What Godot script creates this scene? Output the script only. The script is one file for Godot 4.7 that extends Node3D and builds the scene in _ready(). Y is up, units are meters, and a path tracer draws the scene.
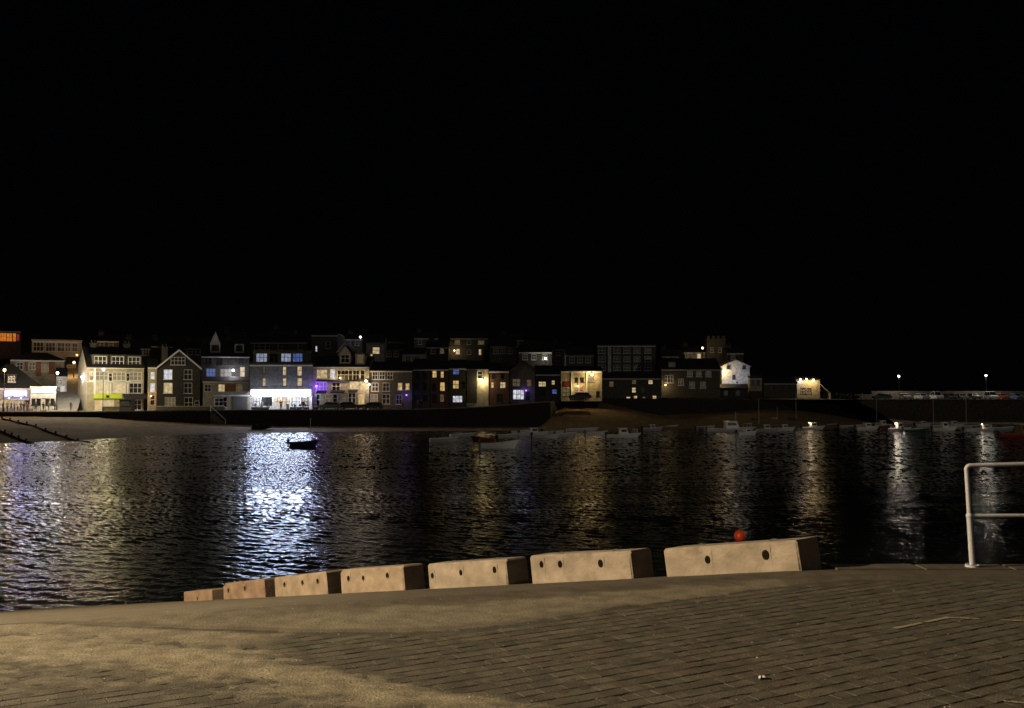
extends Node3D
# A harbour town at night seen from a quay with a slipway. Metres; water level is y = 0; the camera looks along -z.
const F := 1000.0          # focal length in pixels of a 1024 x 708 frame
const EYE := 6.0           # camera above the water
const PITCH := 0.041976    # camera looks up by this angle
const QUAY := 4.222        # level of the near quay

var M := {}                # materials
var T := {}                # textures
var rng := RandomNumberGenerator.new()
var fn := FastNoiseLite.new()
var used := {}
var cache := {}

# ------------------------------------------------------------------ mesh builder
class MB:
	var v := PackedVector3Array()
	var n := PackedVector3Array()
	var c := PackedColorArray()
	var col := Color.WHITE
	var colored := false
	func tri(a: Vector3, b: Vector3, d: Vector3) -> void:   # counter-clockwise from outside
		var k := (b - a).cross(d - a).normalized()
		v.append(a); v.append(d); v.append(b)
		n.append(k); n.append(k); n.append(k)
		if colored:
			c.append(col); c.append(col); c.append(col)
	func quad(a: Vector3, b: Vector3, d: Vector3, e: Vector3) -> void:
		tri(a, b, d); tri(a, d, e)
	func stri(a: Vector3, b: Vector3, d: Vector3, na: Vector3, nb: Vector3, nd: Vector3) -> void:
		v.append(a); v.append(d); v.append(b)
		n.append(na); n.append(nd); n.append(nb)
		if colored:
			c.append(col); c.append(col); c.append(col)
	func hexa(p: Array) -> void:     # p0..p3 bottom ring, p4..p7 top ring, both counter-clockwise seen from above
		quad(p[3], p[2], p[1], p[0]); quad(p[4], p[5], p[6], p[7])
		for i in 4:
			var j := (i + 1) % 4
			quad(p[i], p[j], p[j + 4], p[i + 4])
	func box(lo: Vector3, hi: Vector3) -> void:
		hexa([Vector3(lo.x, lo.y, hi.z), Vector3(hi.x, lo.y, hi.z), Vector3(hi.x, lo.y, lo.z), Vector3(lo.x, lo.y, lo.z),
			Vector3(lo.x, hi.y, hi.z), Vector3(hi.x, hi.y, hi.z), Vector3(hi.x, hi.y, lo.z), Vector3(lo.x, hi.y, lo.z)])
	func cyl(a: Vector3, b: Vector3, r0: float, r1: float, seg := 10, caps := true) -> void:
		var ax := (b - a).normalized()
		var s := ax.cross(Vector3.RIGHT if absf(ax.x) < 0.9 else Vector3.UP).normalized()
		var t := ax.cross(s)
		for i in seg:
			var p := TAU * i / seg
			var q := TAU * (i + 1) / seg
			var e := s * cos(p) + t * sin(p)
			var f := s * cos(q) + t * sin(q)
			stri(a + e * r0, a + f * r0, b + f * r1, e, f, f)
			stri(a + e * r0, b + f * r1, b + e * r1, e, f, e)
			if caps:
				tri(a, a + f * r0, a + e * r0)
				tri(b, b + e * r1, b + f * r1)
	func ball(o: Vector3, r: Vector3, seg := 10, rings := 6) -> void:
		for j in rings:
			for i in seg:
				var pts := []
				for k in [[0, 0], [1, 0], [1, 1], [0, 1]]:
					var la: float = -PI / 2 + PI * (j + k[1]) / rings
					var lo: float = TAU * (i + k[0]) / seg
					pts.append(Vector3(cos(la) * sin(lo), sin(la), cos(la) * cos(lo)))
				stri(o + pts[0] * r, o + pts[1] * r, o + pts[2] * r, pts[0], pts[1], pts[2])
				stri(o + pts[0] * r, o + pts[2] * r, o + pts[3] * r, pts[0], pts[2], pts[3])
	func tube(p: PackedVector3Array, r: float, seg := 10) -> void:
		var prev := []
		for i in p.size():
			var ax := (p[mini(i + 1, p.size() - 1)] - p[maxi(i - 1, 0)]).normalized()
			var s := ax.cross(Vector3(0, 0, 1) if absf(ax.z) < 0.9 else Vector3.UP).normalized()
			var t := ax.cross(s)
			var ring := []
			for k in seg:
				var e := s * cos(TAU * k / seg) + t * sin(TAU * k / seg)
				ring.append(e)
			if i > 0:
				for k in seg:
					var l := (k + 1) % seg
					stri(p[i - 1] + prev[k] * r, p[i - 1] + prev[l] * r, p[i] + ring[l] * r, prev[k], prev[l], ring[l])
					stri(p[i - 1] + prev[k] * r, p[i] + ring[l] * r, p[i] + ring[k] * r, prev[k], ring[l], ring[k])
			prev = ring
	func mesh() -> ArrayMesh:
		var a := []
		a.resize(Mesh.ARRAY_MAX)
		a[Mesh.ARRAY_VERTEX] = v
		a[Mesh.ARRAY_NORMAL] = n
		if colored:
			a[Mesh.ARRAY_COLOR] = c
		var m := ArrayMesh.new()
		m.add_surface_from_arrays(Mesh.PRIMITIVE_TRIANGLES, a)
		return m

# ------------------------------------------------------------------ nodes
func numbered(called: String) -> String:
	var k: int = used.get(called, 0)
	used[called] = k + 1
	return called if k == 0 else "%s_%03d" % [called, k]

func thing(called: String, label: String, category: String, at := Vector3.ZERO, turn := 0.0, group := "") -> Node3D:
	var o := Node3D.new()
	o.name = numbered(called)
	add_child(o)
	o.position = at
	o.rotation.y = turn
	o.set_meta("label", label)
	o.set_meta("category", category)
	if group:
		o.set_meta("group", group)
	return o

func part(called: String, mesh: Mesh, m: Material, parent: Node3D, at := Vector3.ZERO) -> MeshInstance3D:
	var o := MeshInstance3D.new()
	o.name = called
	o.mesh = mesh
	o.material_override = m
	parent.add_child(o, true)
	o.position = at
	return o

func struct(called: String, mesh: Mesh, m: Material, kind := "structure") -> MeshInstance3D:
	var o := part(called, mesh, m, self)
	o.name = numbered(called)
	o.set_meta("kind", kind)
	return o

func lamp_light(parent: Node3D, at: Vector3, col: Color, energy: float, size := 0.2) -> OmniLight3D:
	var l := OmniLight3D.new()
	l.name = "lamp_light"
	l.light_color = col
	l.light_energy = energy
	l.light_size = size
	l.omni_range = 400.0
	l.omni_attenuation = 2.0
	l.shadow_enabled = true
	parent.add_child(l, true)
	l.position = at
	return l

# a place in the world: the pixel of the photograph it shows at and its distance along -z
func W(px: float, py: float, d: float) -> Vector3:
	var u := (px - 512.0) / F
	var w := (354.0 - py) / F
	var k := d / (cos(PITCH) - w * sin(PITCH))
	return Vector3(u * k, EYE + (w * cos(PITCH) + sin(PITCH)) * k, -d)

func lut(x: float, t: Array) -> float:
	if x <= t[0][0]:
		return t[0][1]
	for i in range(1, t.size()):
		if x <= t[i][0]:
			return lerpf(t[i - 1][1], t[i][1], (x - t[i - 1][0]) / (t[i][0] - t[i - 1][0]))
	return t[-1][1]

# ------------------------------------------------------------------ materials
func noise_tex(seed_: int, freq: float, oct: int, lo: float, hi: float, size := 512, tint := Color.WHITE) -> ImageTexture:
	var f := FastNoiseLite.new()
	f.seed = seed_
	f.noise_type = FastNoiseLite.TYPE_SIMPLEX_SMOOTH
	f.frequency = freq
	f.fractal_octaves = oct
	var src := f.get_seamless_image(size, size)
	var im := Image.create(size, size, false, Image.FORMAT_RGB8)
	for y in size:
		for x in size:
			var g := lerpf(lo, hi, src.get_pixel(x, y).r)
			im.set_pixel(x, y, Color(lerpf(tint.r, 1, g) * g, lerpf(tint.g, 1, g) * g, lerpf(tint.b, 1, g) * g))
	return ImageTexture.create_from_image(im)

func height_tex(seed_: int, freq: float, oct: int, size := 512) -> ImageTexture:
	var f := FastNoiseLite.new()
	f.seed = seed_
	f.frequency = freq
	f.fractal_octaves = oct
	return ImageTexture.create_from_image(f.get_seamless_image(size, size))

func mat(key: String, lin: Color, rough := 0.85, tex := "", scale := 0.2, vcol := false) -> StandardMaterial3D:
	var m := StandardMaterial3D.new()
	m.resource_name = key
	m.albedo_color = lin.linear_to_srgb()
	m.roughness = rough
	if tex:
		m.albedo_texture = T[tex]
		m.uv1_triplanar = true
		m.uv1_world_triplanar = true
		m.uv1_scale = Vector3.ONE * scale
	m.vertex_color_use_as_albedo = vcol
	M[key] = m
	return m

func relief(key: String, tex: String, cm: float) -> void:
	M[key].heightmap_enabled = true
	M[key].heightmap_texture = T[tex]
	M[key].heightmap_scale = cm

func glow(key: String, srgb: Color, energy: float) -> void:
	var m := StandardMaterial3D.new()
	m.resource_name = key
	m.albedo_color = Color(0.5, 0.5, 0.5)
	m.emission_enabled = true
	m.emission = srgb
	m.emission_energy_multiplier = energy
	if key.ends_with("window"):
		m.emission_operator = BaseMaterial3D.EMISSION_OP_MULTIPLY
		m.emission_texture = T.room
		m.uv1_triplanar = true
		m.uv1_world_triplanar = true
		m.uv1_scale = Vector3.ONE * 0.16
	M[key] = m

func make_materials() -> void:
	T.patch = noise_tex(3, 0.012, 5, 0.62, 1.0, 512, Color(0.96, 0.95, 0.92))
	T.grain = noise_tex(4, 0.06, 4, 0.55, 1.0, 512, Color(0.97, 0.95, 0.9))
	T.wall = noise_tex(5, 0.02, 5, 0.72, 1.0, 512, Color(0.97, 0.96, 0.94))
	T.stain = noise_tex(9, 0.022, 6, 0.74, 1.12, 512, Color(0.98, 0.96, 0.92))
	T.room = noise_tex(12, 0.03, 3, 0.66, 1.1, 256)
	T.block = noise_tex(15, 0.014, 6, 0.7, 1.04, 512, Color(0.96, 0.9, 0.8))
	T.pit = height_tex(6, 0.08, 4)
	T.ripple = height_tex(7, 0.03, 4)
	T.rub = height_tex(8, 0.02, 5)
	# town
	mat("cream", Color(0.52, 0.46, 0.33), 0.85, "wall", 0.12)
	mat("white", Color(0.74, 0.74, 0.72), 0.8, "wall", 0.12)
	mat("offwhite", Color(0.5, 0.48, 0.43), 0.8, "wall", 0.12)
	mat("bluegrey", Color(0.2, 0.22, 0.26), 0.8, "wall", 0.12)
	mat("stone", Color(0.16, 0.145, 0.115), 0.9, "patch", 0.35)
	mat("darkstone", Color(0.07, 0.066, 0.055), 0.9, "patch", 0.35)
	mat("terracotta", Color(0.42, 0.2, 0.12), 0.85, "patch", 0.3)
	mat("brick", Color(0.12, 0.06, 0.04), 0.9, "patch", 0.3)
	mat("slate", Color(0.032, 0.034, 0.038), 0.7, "patch", 0.4)
	mat("redroof", Color(0.07, 0.035, 0.025), 0.8, "patch", 0.4)
	mat("trim", Color(0.72, 0.72, 0.7), 0.6)
	mat("darktrim", Color(0.05, 0.05, 0.055), 0.6)
	mat("lime", Color(0.55, 0.72, 0.06), 0.5)
	mat("awning", Color(0.02, 0.02, 0.025), 0.8)
	mat("redawning", Color(0.2, 0.02, 0.015), 0.8)
	mat("glass", Color(0.015, 0.017, 0.02), 0.28)
	mat("iron", Color(0.04, 0.04, 0.045), 0.5)
	mat("door", Color(0.06, 0.05, 0.045), 0.6)
	mat("shutter", Color(0.1, 0.105, 0.11), 0.6)
	glow("lit_warm_window", Color(1.0, 0.82, 0.5), 0.75)
	glow("lit_cream_window", Color(1.0, 0.88, 0.66), 0.65)
	glow("lit_white_window", Color(0.95, 0.96, 1.0), 0.8)
	glow("lit_cool_window", Color(0.82, 0.87, 1.0), 0.45)
	glow("lit_dim_window", Color(1.0, 0.84, 0.55), 0.1)
	glow("lit_blue_window", Color(0.5, 0.62, 1.0), 0.35)
	glow("lit_purple_window", Color(0.5, 0.3, 1.0), 0.7)
	glow("lit_orange_window", Color(1.0, 0.55, 0.12), 0.75)
	glow("lit_red_window", Color(0.9, 0.2, 0.25), 0.4)
	glow("lit_sign_white", Color(1.0, 0.98, 1.0), 2.4)
	glow("lit_sign_cool", Color(0.86, 0.85, 1.0), 1.6)
	glow("lamp_warm", Color(1.0, 0.86, 0.62), 9.0)
	glow("lamp_orange", Color(1.0, 0.66, 0.34), 4.0)
	glow("lamp_white", Color(0.98, 0.97, 1.0), 9.0)
	glow("lamp_purple", Color(0.62, 0.35, 1.0), 5.0)
	# ground and shore
	mat("road", Color(0.3, 0.27, 0.21), 0.9, "patch", 0.15)
	mat("pavement", Color(0.32, 0.3, 0.27), 0.85, "patch", 0.2)
	mat("sand", Color(0.26, 0.175, 0.085), 0.95, "patch", 0.09)
	mat("seawall", Color(0.04, 0.038, 0.034), 0.9, "patch", 0.3)
	mat("hill", Color(0.03, 0.035, 0.02), 1.0, "patch", 0.05)
	mat("pier", Color(0.12, 0.1, 0.075), 0.9, "patch", 0.25)
	mat("timber", Color(0.06, 0.045, 0.03), 0.9, "grain", 0.5)
	mat("leaf", Color(0.035, 0.05, 0.02), 0.7)
	# near things
	mat("ground", Color(1, 1, 1), 0.92, "grain", 1.3, true)
	relief("ground", "pit", 0.35)
	mat("sett", Color(1, 1, 1), 0.75, "grain", 1.7, true)
	relief("sett", "pit", 0.4)
	for k in 6:
		var g := 0.09 + 0.009 * k
		mat("sett%d" % k, Color(g * 1.14, g, g * 0.7) if k % 3 else Color(g * 1.2, g * 0.94, g * 0.68), 0.75, "grain", 1.7)
		relief("sett%d" % k, "pit", 0.4)
	for k in ["sett", "sett0", "sett1", "sett2", "sett3", "sett4", "sett5", "ground"]:
		var q: StandardMaterial3D = M[k]
		q.detail_enabled = true
		q.detail_albedo = T.stain
		q.detail_blend_mode = BaseMaterial3D.BLEND_MODE_MUL
		q.detail_uv_layer = BaseMaterial3D.DETAIL_UV_2
		q.uv2_triplanar = true
		q.uv2_world_triplanar = true
		q.uv2_scale = Vector3.ONE * 0.31
	mat("concrete", Color(0.275, 0.226, 0.174), 0.9, "block", 0.45)
	relief("concrete", "pit", 0.8)
	mat("stained_concrete", Color(0.28, 0.215, 0.155), 0.9, "block", 0.45)
	relief("stained_concrete", "pit", 0.8)
	mat("weedy_concrete", Color(0.21, 0.14, 0.092), 0.9, "block", 0.45)
	relief("weedy_concrete", "pit", 0.8)
	M.concrete.detail_enabled = false
	M.concrete.detail_albedo = T.grain
	M.concrete.detail_blend_mode = BaseMaterial3D.BLEND_MODE_MUL
	mat("rail", Color(0.66, 0.66, 0.74), 0.5, "grain", 2.0)
	mat("paint", Color(0.42, 0.38, 0.2), 0.8, "grain", 3.0)
	mat("paper", Color(0.42, 0.4, 0.36), 0.8)
	mat("buoy", Color(0.55, 0.05, 0.015), 0.45)
	mat("person", Color(1, 1, 1), 0.85, "", 1.0, true)
	# boats and cars
	mat("boat_white", Color(0.82, 0.82, 0.79), 0.35)
	mat("boat_grey", Color(0.5, 0.5, 0.48), 0.5)
	mat("boat_navy", Color(0.02, 0.025, 0.05), 0.4)
	mat("boat_red", Color(0.28, 0.05, 0.03), 0.5)
	mat("boat_green", Color(0.03, 0.09, 0.05), 0.5)
	mat("boat_wood", Color(0.2, 0.11, 0.05), 0.6)
	mat("tyre", Color(0.02, 0.02, 0.02), 0.9)
	mat("rim", Color(0.4, 0.4, 0.42), 0.35)
	for a in [["car_white", Color(0.7, 0.7, 0.7)], ["car_silver", Color(0.36, 0.37, 0.38)], ["car_red", Color(0.42, 0.03, 0.02)], ["car_dark", Color(0.03, 0.032, 0.04)], ["car_green", Color(0.1, 0.14, 0.09)], ["car_blue", Color(0.05, 0.09, 0.2)]]:
		mat(a[0], a[1], 0.35)
		M[a[0]].clearcoat_enabled = true
	# water
	var wm := mat("water", Color(0.006, 0.008, 0.008), 0.08)
	wm.metallic_specular = 0.36
	wm.uv1_triplanar = true
	wm.uv1_world_triplanar = true
	wm.uv1_scale = Vector3.ONE * 0.35
	relief("water", "ripple", 1.2)

# ------------------------------------------------------------------ levels
func promenade_y(x: float) -> float:
	return lut(x, [[-90, 3.2], [-72, 3.2], [-60, 3.4], [-20, 3.5], [-6, 3.9], [6, 4.9], [17, 5.5], [46, 5.2], [70, 5.1]])

func wall_z(x: float) -> float:      # distance of the sea wall
	return lut(x, [[-110, 171], [-70, 173], [-60, 179], [-45, 182], [7, 185], [9, 197], [60, 208], [75, 224], [140, 226]])

func shore_z(x: float) -> float:     # distance of the waterline
	return lut(x, [[-110, 111], [-90, 114], [-72, 119], [-62, 131], [-55, 149], [-46, 162], [-20, 171], [6, 174], [10, 175], [20, 176], [34, 184], [50, 186], [66, 192], [76, 205], [90, 214], [140, 218]])

func beach_y(x: float) -> float:     # level of the sand at the wall
	return lut(x, [[-110, 2.6], [-72, 2.4], [-56, 1.1], [-42, 0.6], [-10, 0.3], [5, 0.4], [10, 4.6], [18, 4.8], [30, 2.2], [40, 2.6], [50, 3.3], [66, 3.0], [80, 1.7], [90, 0.6], [140, 0.3]])

func town_y(x: float, d: float) -> float:
	var steep := lut(x, [[-100, 0.22], [0, 0.2], [40, 0.12], [60, 0.03], [100, 0.0]])
	return promenade_y(x) + steep * maxf(0.0, d - 204.0)

func slip_s(x: float, z: float) -> float:
	return -0.33 * (x - 2.93) + 0.94 * (z - 10.3)

func quay_y(x: float, z: float) -> float:      # z is the distance in front of the camera
	var s := slip_s(x, z)
	var k := 0.1      # the slope begins over a hand's breadth
	return QUAY - 0.188 * 0.5 * (s + sqrt(s * s + k * k))

# ------------------------------------------------------------------ near ground
var CURB := [[-9.0, 9.4], [-6.0, 8.7], [-4.12, 8.05], [-2.4, 7.72], [-1.31, 7.6], [-0.5, 7.65], [0.0, 7.87], [0.74, 8.43], [1.69, 8.98], [2.31, 9.31], [3.2, 9.75], [16.0, 9.9]]
var SANDBAND := [[-9.0, 7.9], [-4.2, 7.25], [-3.16, 7.0], [-1.76, 6.7], [-0.69, 6.12], [0.05, 5.72], [0.8, 5.0], [2.5, 3.2]]

func sand_amount(x: float, z: float) -> float:      # how far drifted sand covers the setts
	var c := lut(x, SANDBAND)
	var off := z - c
	var nz := fn.get_noise_2d(x * 40.0 + z * 12.0, z * 110.0) * 0.22 + fn.get_noise_2d(x * 230.0, z * 420.0) * 0.2
	var wide := 0.42 if off < 0 else lerpf(0.26, 0.75, clampf((-x - 0.8) / 2.0, 0, 1))
	var a := 1.15 - absf(off) / wide + nz * 2.4
	if x < -0.9 and off < 0:
		a = maxf(a, 0.35 + nz * 2.2 - maxf(0, -off - 0.5))
	return clampf(a, 0, 1)

func apron(x: float, z: float) -> bool:     # cast concrete beside the blocks
	return z > lut(x, CURB)

func ground_color(x: float, z: float) -> Color:
	var nz := fn.get_noise_2d(x * 60.0, z * 160.0)
	var nf := fn.get_noise_2d(x * 330.0 + 50, z * 560.0)
	var joint := Color(0.075, 0.063, 0.042) * (1.0 + 0.5 * nf)
	var sand := Color(0.36, 0.31, 0.21) * (1.0 + 0.2 * nz + 0.3 * nf)
	var conc := Color(0.25, 0.212, 0.145) * (1.0 + 0.1 * nz + 0.08 * nf)
	var c: Color
	var edge := z - lut(x, CURB) + nz * 0.05
	if edge > 0:
		c = conc
		var gutter := clampf(1.0 - absf(edge - 0.07) / 0.1, 0, 1) * clampf((1.4 - x) / 1.2, 0.15, 1)
		c = c.lerp(Color(0.12, 0.098, 0.062), gutter * 0.8)
		# weed and silt on the slipway beside the blocks, thinner to the left; silt along the open quay edge
		var silt := clampf((slip_s(x, z) + 0.5 + 0.25 * nz) * 4.0, 0, 1) * clampf((x + 3.4) / 2.4, 0.3, 1)
		if x > 2.6:
			silt = maxf(silt, clampf(0.9 + (x - 3.0) * 0.2 + nz * 0.4, 0, 1))
		c = c.lerp(Color(0.108, 0.082, 0.048) * (1.0 + 0.3 * nf), silt)
		var wet := clampf((slip_s(x, z) - 13.5 + nz) / 3.0, 0, 1)
		c = c.lerp(Color(0.12, 0.075, 0.035), wet * 0.8)
	else:
		c = joint.lerp(sand, sand_amount(x, z))
		if x < 0.3:
			var tan_ := clampf((lut(x, CURB) - 0.02 - z) / 0.05, 0, 1) * clampf((z - lut(x, SANDBAND) - 0.3) / 0.2, 0, 1) * clampf((-1.5 - x) / 0.5 + nz * 0.5, 0, 1)
			c = c.lerp(conc * 1.12, tan_)
	c.a = 1
	return c

func smooth_sheet(nx: int, nz: int, at: Callable, colour = null) -> ArrayMesh:
	var v := PackedVector3Array()
	var n := PackedVector3Array()
	var c := PackedColorArray()
	v.resize((nx + 1) * (nz + 1))
	n.resize(v.size())
	for j in nz + 1:
		for i in nx + 1:
			v[j * (nx + 1) + i] = at.call(float(i) / nx, float(j) / nz)
	var idx := PackedInt32Array()
	for j in nz:
		for i in nx:
			var a := j * (nx + 1) + i
			var b := a + 1
			var d := a + nx + 1
			var e := d + 1
			# rows run away from the camera, columns to the right
			idx.append_array([a, d, b, b, d, e])
			var k := (v[b] - v[a]).cross(v[d] - v[a])
			if k.y < 0:
				k = -k
			for q in [a, b, d, e]:
				n[q] += k
	for i in n.size():
		n[i] = n[i].normalized() if n[i].length() > 1e-9 else Vector3.UP
	var a := []
	a.resize(Mesh.ARRAY_MAX)
	a[Mesh.ARRAY_VERTEX] = v
	a[Mesh.ARRAY_NORMAL] = n
	if colour != null:
		c.resize(v.size())
		for i in v.size():
			c[i] = colour.call(v[i].x, -v[i].z)
		a[Mesh.ARRAY_COLOR] = c
	a[Mesh.ARRAY_INDEX] = idx
	var m := ArrayMesh.new()
	m.add_surface_from_arrays(Mesh.PRIMITIVE_TRIANGLES, a)
	return m

func edge_x(z: float) -> float:      # the drop behind the blocks
	var t := (z - 10.3 - 0.46 * 0.664) / 0.748
	return 2.93 + 0.46 * 0.748 - 0.664 * t

func make_quay() -> void:
	# finely divided where the photograph looks, plain beyond
	var fine := func(u: float, w: float) -> Vector3:
		var x := lerpf(-9.0, 9.0, u)
		var z := lerpf(4.2, 10.62, w)
		var y := quay_y(x, z)
		if not apron(x, z):
			y += -0.0035 + 0.0085 * sand_amount(x, z) + 0.009 * fn.get_noise_2d(x * 220, z * 220) * (1.0 - 0.9 * sand_amount(x, z))
		else:
			y += 0.004 * fn.get_noise_2d(x * 60, z * 60)
		return Vector3(x, y, -z)
	struct("quay", smooth_sheet(420, 230, fine, ground_color), M.ground)
	var slip := func(u: float, w: float) -> Vector3:
		var z := lerpf(10.62, 34.0, w)
		var x := lerpf(-45.0, edge_x(z), 1.0 - pow(1.0 - u, 2.0))
		return Vector3(x, quay_y(x, z) + 0.004 * fn.get_noise_2d(x * 60, z * 60), -z)
	struct("slipway", smooth_sheet(160, 160, slip, ground_color), M.ground)
	var back := func(x0, x1, z0, z1):
		return func(u: float, w: float) -> Vector3:
			var x := lerpf(x0, x1, u)
			var z := lerpf(z0, z1, w)
			return Vector3(x, quay_y(x, z) - 0.004, -z)
	for r in [[-45.0, -9.0, -30.0, 10.62], [9.0, 40.0, -30.0, 10.62], [-9.0, 9.0, -30.0, 4.2]]:
		struct("quay", smooth_sheet(40, 40, back.call(r[0], r[1], r[2], r[3]), ground_color), M.ground)
	# walls that drop to the water along the quay edge and the side of the slipway
	var q := MB.new()
	var x0 := edge_x(10.62)
	q.quad(Vector3(40, -3, -10.62), Vector3(x0, -3, -10.62), Vector3(x0, QUAY, -10.62), Vector3(40, QUAY, -10.62))
	for i in 60:
		var za := lerpf(10.62, 34.0, i / 60.0)
		var zb := lerpf(10.62, 34.0, (i + 1) / 60.0)
		var xa := edge_x(za)
		var xb := edge_x(zb)
		q.quad(Vector3(xa, -4, -za), Vector3(xb, -4, -zb), Vector3(xb, quay_y(xb, zb), -zb), Vector3(xa, quay_y(xa, za), -za))
	struct("quay_wall", q.mesh(), M.pier)
	# coping along the open edge
	var cp := thing("quay_coping", "row of worn stone coping slabs along the open quay edge at right", "kerb", Vector3(0, 0, 0))
	var x := x0 + 0.05
	while x < 16.0:
		var w := rng.randf_range(0.75, 1.1)
		var b := MB.new()
		var h := 0.012 + rng.randf_range(-0.003, 0.003)
		b.hexa([Vector3(0, -0.1, 0.16), Vector3(w, -0.1, 0.16), Vector3(w, -0.1, -0.16), Vector3(0, -0.1, -0.16), Vector3(0.02, h, 0.14), Vector3(w - 0.02, h, 0.14), Vector3(w - 0.02, h, -0.15), Vector3(0.02, h, -0.15)])
		part("coping_stone", b.mesh(), M["sett%d" % rng.randi_range(1, 4)], cp, Vector3(x, QUAY, -10.46))
		x += w + 0.012

func sett_shape(b: MB, o: Vector3, ax: Vector3, az: Vector3, l: float, w: float, up: Vector3, h: float, tilt: Vector2) -> void:
	var c := 0.009       # worn along the row joints, tight at the ends
	var ce := 0.001
	var e := 0.03
	var p := []
	for k in [[-1, 1], [1, 1], [1, -1], [-1, -1]]:
		p.append(o + ax * (k[0] * l / 2) + az * (k[1] * w / 2) - up * e)
	for k in [[-1, 1], [1, 1], [1, -1], [-1, -1]]:
		p.append(o + ax * (k[0] * l / 2) + az * (k[1] * w / 2) + up * (h - 0.006))
	for k in [[-1, 1], [1, 1], [1, -1], [-1, -1]]:
		p.append(o + ax * (k[0] * (l / 2 - ce)) + az * (k[1] * (w / 2 - c)) + up * (h + tilt.x * k[0] + tilt.y * k[1]))
	for r in [0, 4]:
		for i in 4:
			var j := (i + 1) % 4
			b.quad(p[r + i], p[r + j], p[r + j + 4], p[r + i + 4])
	b.quad(p[8], p[9], p[10], p[11])

func make_setts() -> void:
	var root := Node3D.new()
	root.name = "sett_paving"
	add_child(root)
	root.set_meta("kind", "structure")
	var th := deg_to_rad(30.0)
	var ax := Vector3(cos(th), 0, -sin(th))      # along a row
	var az := Vector3(sin(th), 0, cos(th))       # across, toward the camera
	var all := []
	for r in range(-60, 75):
		var along := -12.0 + rng.randf() * 0.3
		var wob := rng.randf_range(-0.006, 0.006)
		while along < 12.0:
			var l := rng.randf_range(0.11, 0.2)
			var o := Vector3(0, 0, -7.0) + ax * (along + l / 2) + az * (r * 0.122 + wob + rng.randf_range(-0.003, 0.003) + 0.008 * fn.get_noise_2d(along * 30, r * 9))
			along += l + rng.randf_range(0.001, 0.0025)
			var z := -o.z
			if z < 4.3 or z > 10.25 or absf(o.x) > 8.5 or absf(o.x) > z * 0.75 + 0.3:
				continue
			if z > lut(o.x, CURB) - 0.08:
				continue
			if o.x < -1.7 and z > lut(o.x, SANDBAND) + 0.5:
				continue
			o.y = quay_y(o.x, z)
			all.append([o, l, 0.113 + rng.randf_range(-0.007, 0.005), rng.randf_range(-0.0005, 0.0003), Vector2(rng.randf_range(-0.0002, 0.0002), rng.randf_range(-0.0008, 0.0008)), sand_amount(o.x, z)])
	# the 300 that show largest: nearest ones inside the view and not under sand
	var order := []
	for i in all.size():
		var o: Vector3 = all[i][0]
		var z := -o.z
		var seen: bool = absf(o.x) < z * 0.505 and z > 5.72
		order.append([z + (0.0 if seen else 100.0) + all[i][5] * 2.0, i])
	order.sort_custom(func(a, b): return a[0] < b[0])
	var shapes := []
	for k in 12:
		var b := MB.new()
		sett_shape(b, Vector3.ZERO, Vector3.RIGHT, Vector3(0, 0, 1), 0.11 + 0.01 * k, 0.106 + 0.012 * rng.randf(), Vector3.UP, 0.0, Vector2(rng.randf_range(-0.0002, 0.0002), rng.randf_range(-0.0008, 0.0008)))
		shapes.append(b.mesh())
	var rest := MB.new()
	rest.colored = true
	for q in order.size():
		var a: Array = all[order[q][1]]
		if q < 300:
			var k := clampi(roundi((a[1] - 0.11) / 0.01), 0, 11)
			var o := part("sett", shapes[k], M["sett%d" % rng.randi_range(0, 5)], root, a[0] + Vector3(0, a[3], 0))
			o.rotation = Vector3(0, th, 0)
		else:
			var g := rng.randf_range(0.085, 0.14)
			rest.col = Color(g * rng.randf_range(1.08, 1.22), g, g * rng.randf_range(0.64, 0.74))
			sett_shape(rest, a[0], ax, az, a[1], a[2], Vector3.UP, a[3], a[4])
	var s := part("setts", rest.mesh(), M.sett, root)
	s.set_meta("kind", "stuff")

func make_grit() -> void:      # shell grit and small stones washed over the paving
	var b := MB.new()
	b.colored = true
	var r := RandomNumberGenerator.new()
	r.seed = 31
	for k in 2600:
		var z := r.randf_range(5.0, 9.6)
		var x := r.randf_range(-0.62, 0.62) * z
		if r.randf() > 0.25 + 0.75 * sand_amount(x, z) + 0.4 * maxf(0.0, fn.get_noise_2d(x * 50, z * 50)):
			continue
		var g := r.randf_range(0.07, 0.26) if k % 9 else 0.45
		b.col = Color(g, g * 0.93, g * 0.8)
		var s := r.randf_range(0.002, 0.006)
		var o := Vector3(x, quay_y(x, z) + (0.007 * sand_amount(x, z)), -z)
		var t := r.randf() * TAU
		var u := Vector3(cos(t), 0, sin(t)) * s * 1.5
		var w := Vector3(-sin(t), 0, cos(t)) * s
		var top := o + Vector3(0, s * 0.9, 0)
		for q in [[u, -w], [-w, -u], [-u, w], [w, u]]:
			b.tri(o + q[0], o + q[1], top)
	struct("shell_grit", b.mesh(), M.person, "stuff").set_meta("label", "shell grit and small stones scattered on the paving")
	get_node("shell_grit").set_meta("category", "grit")

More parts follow.
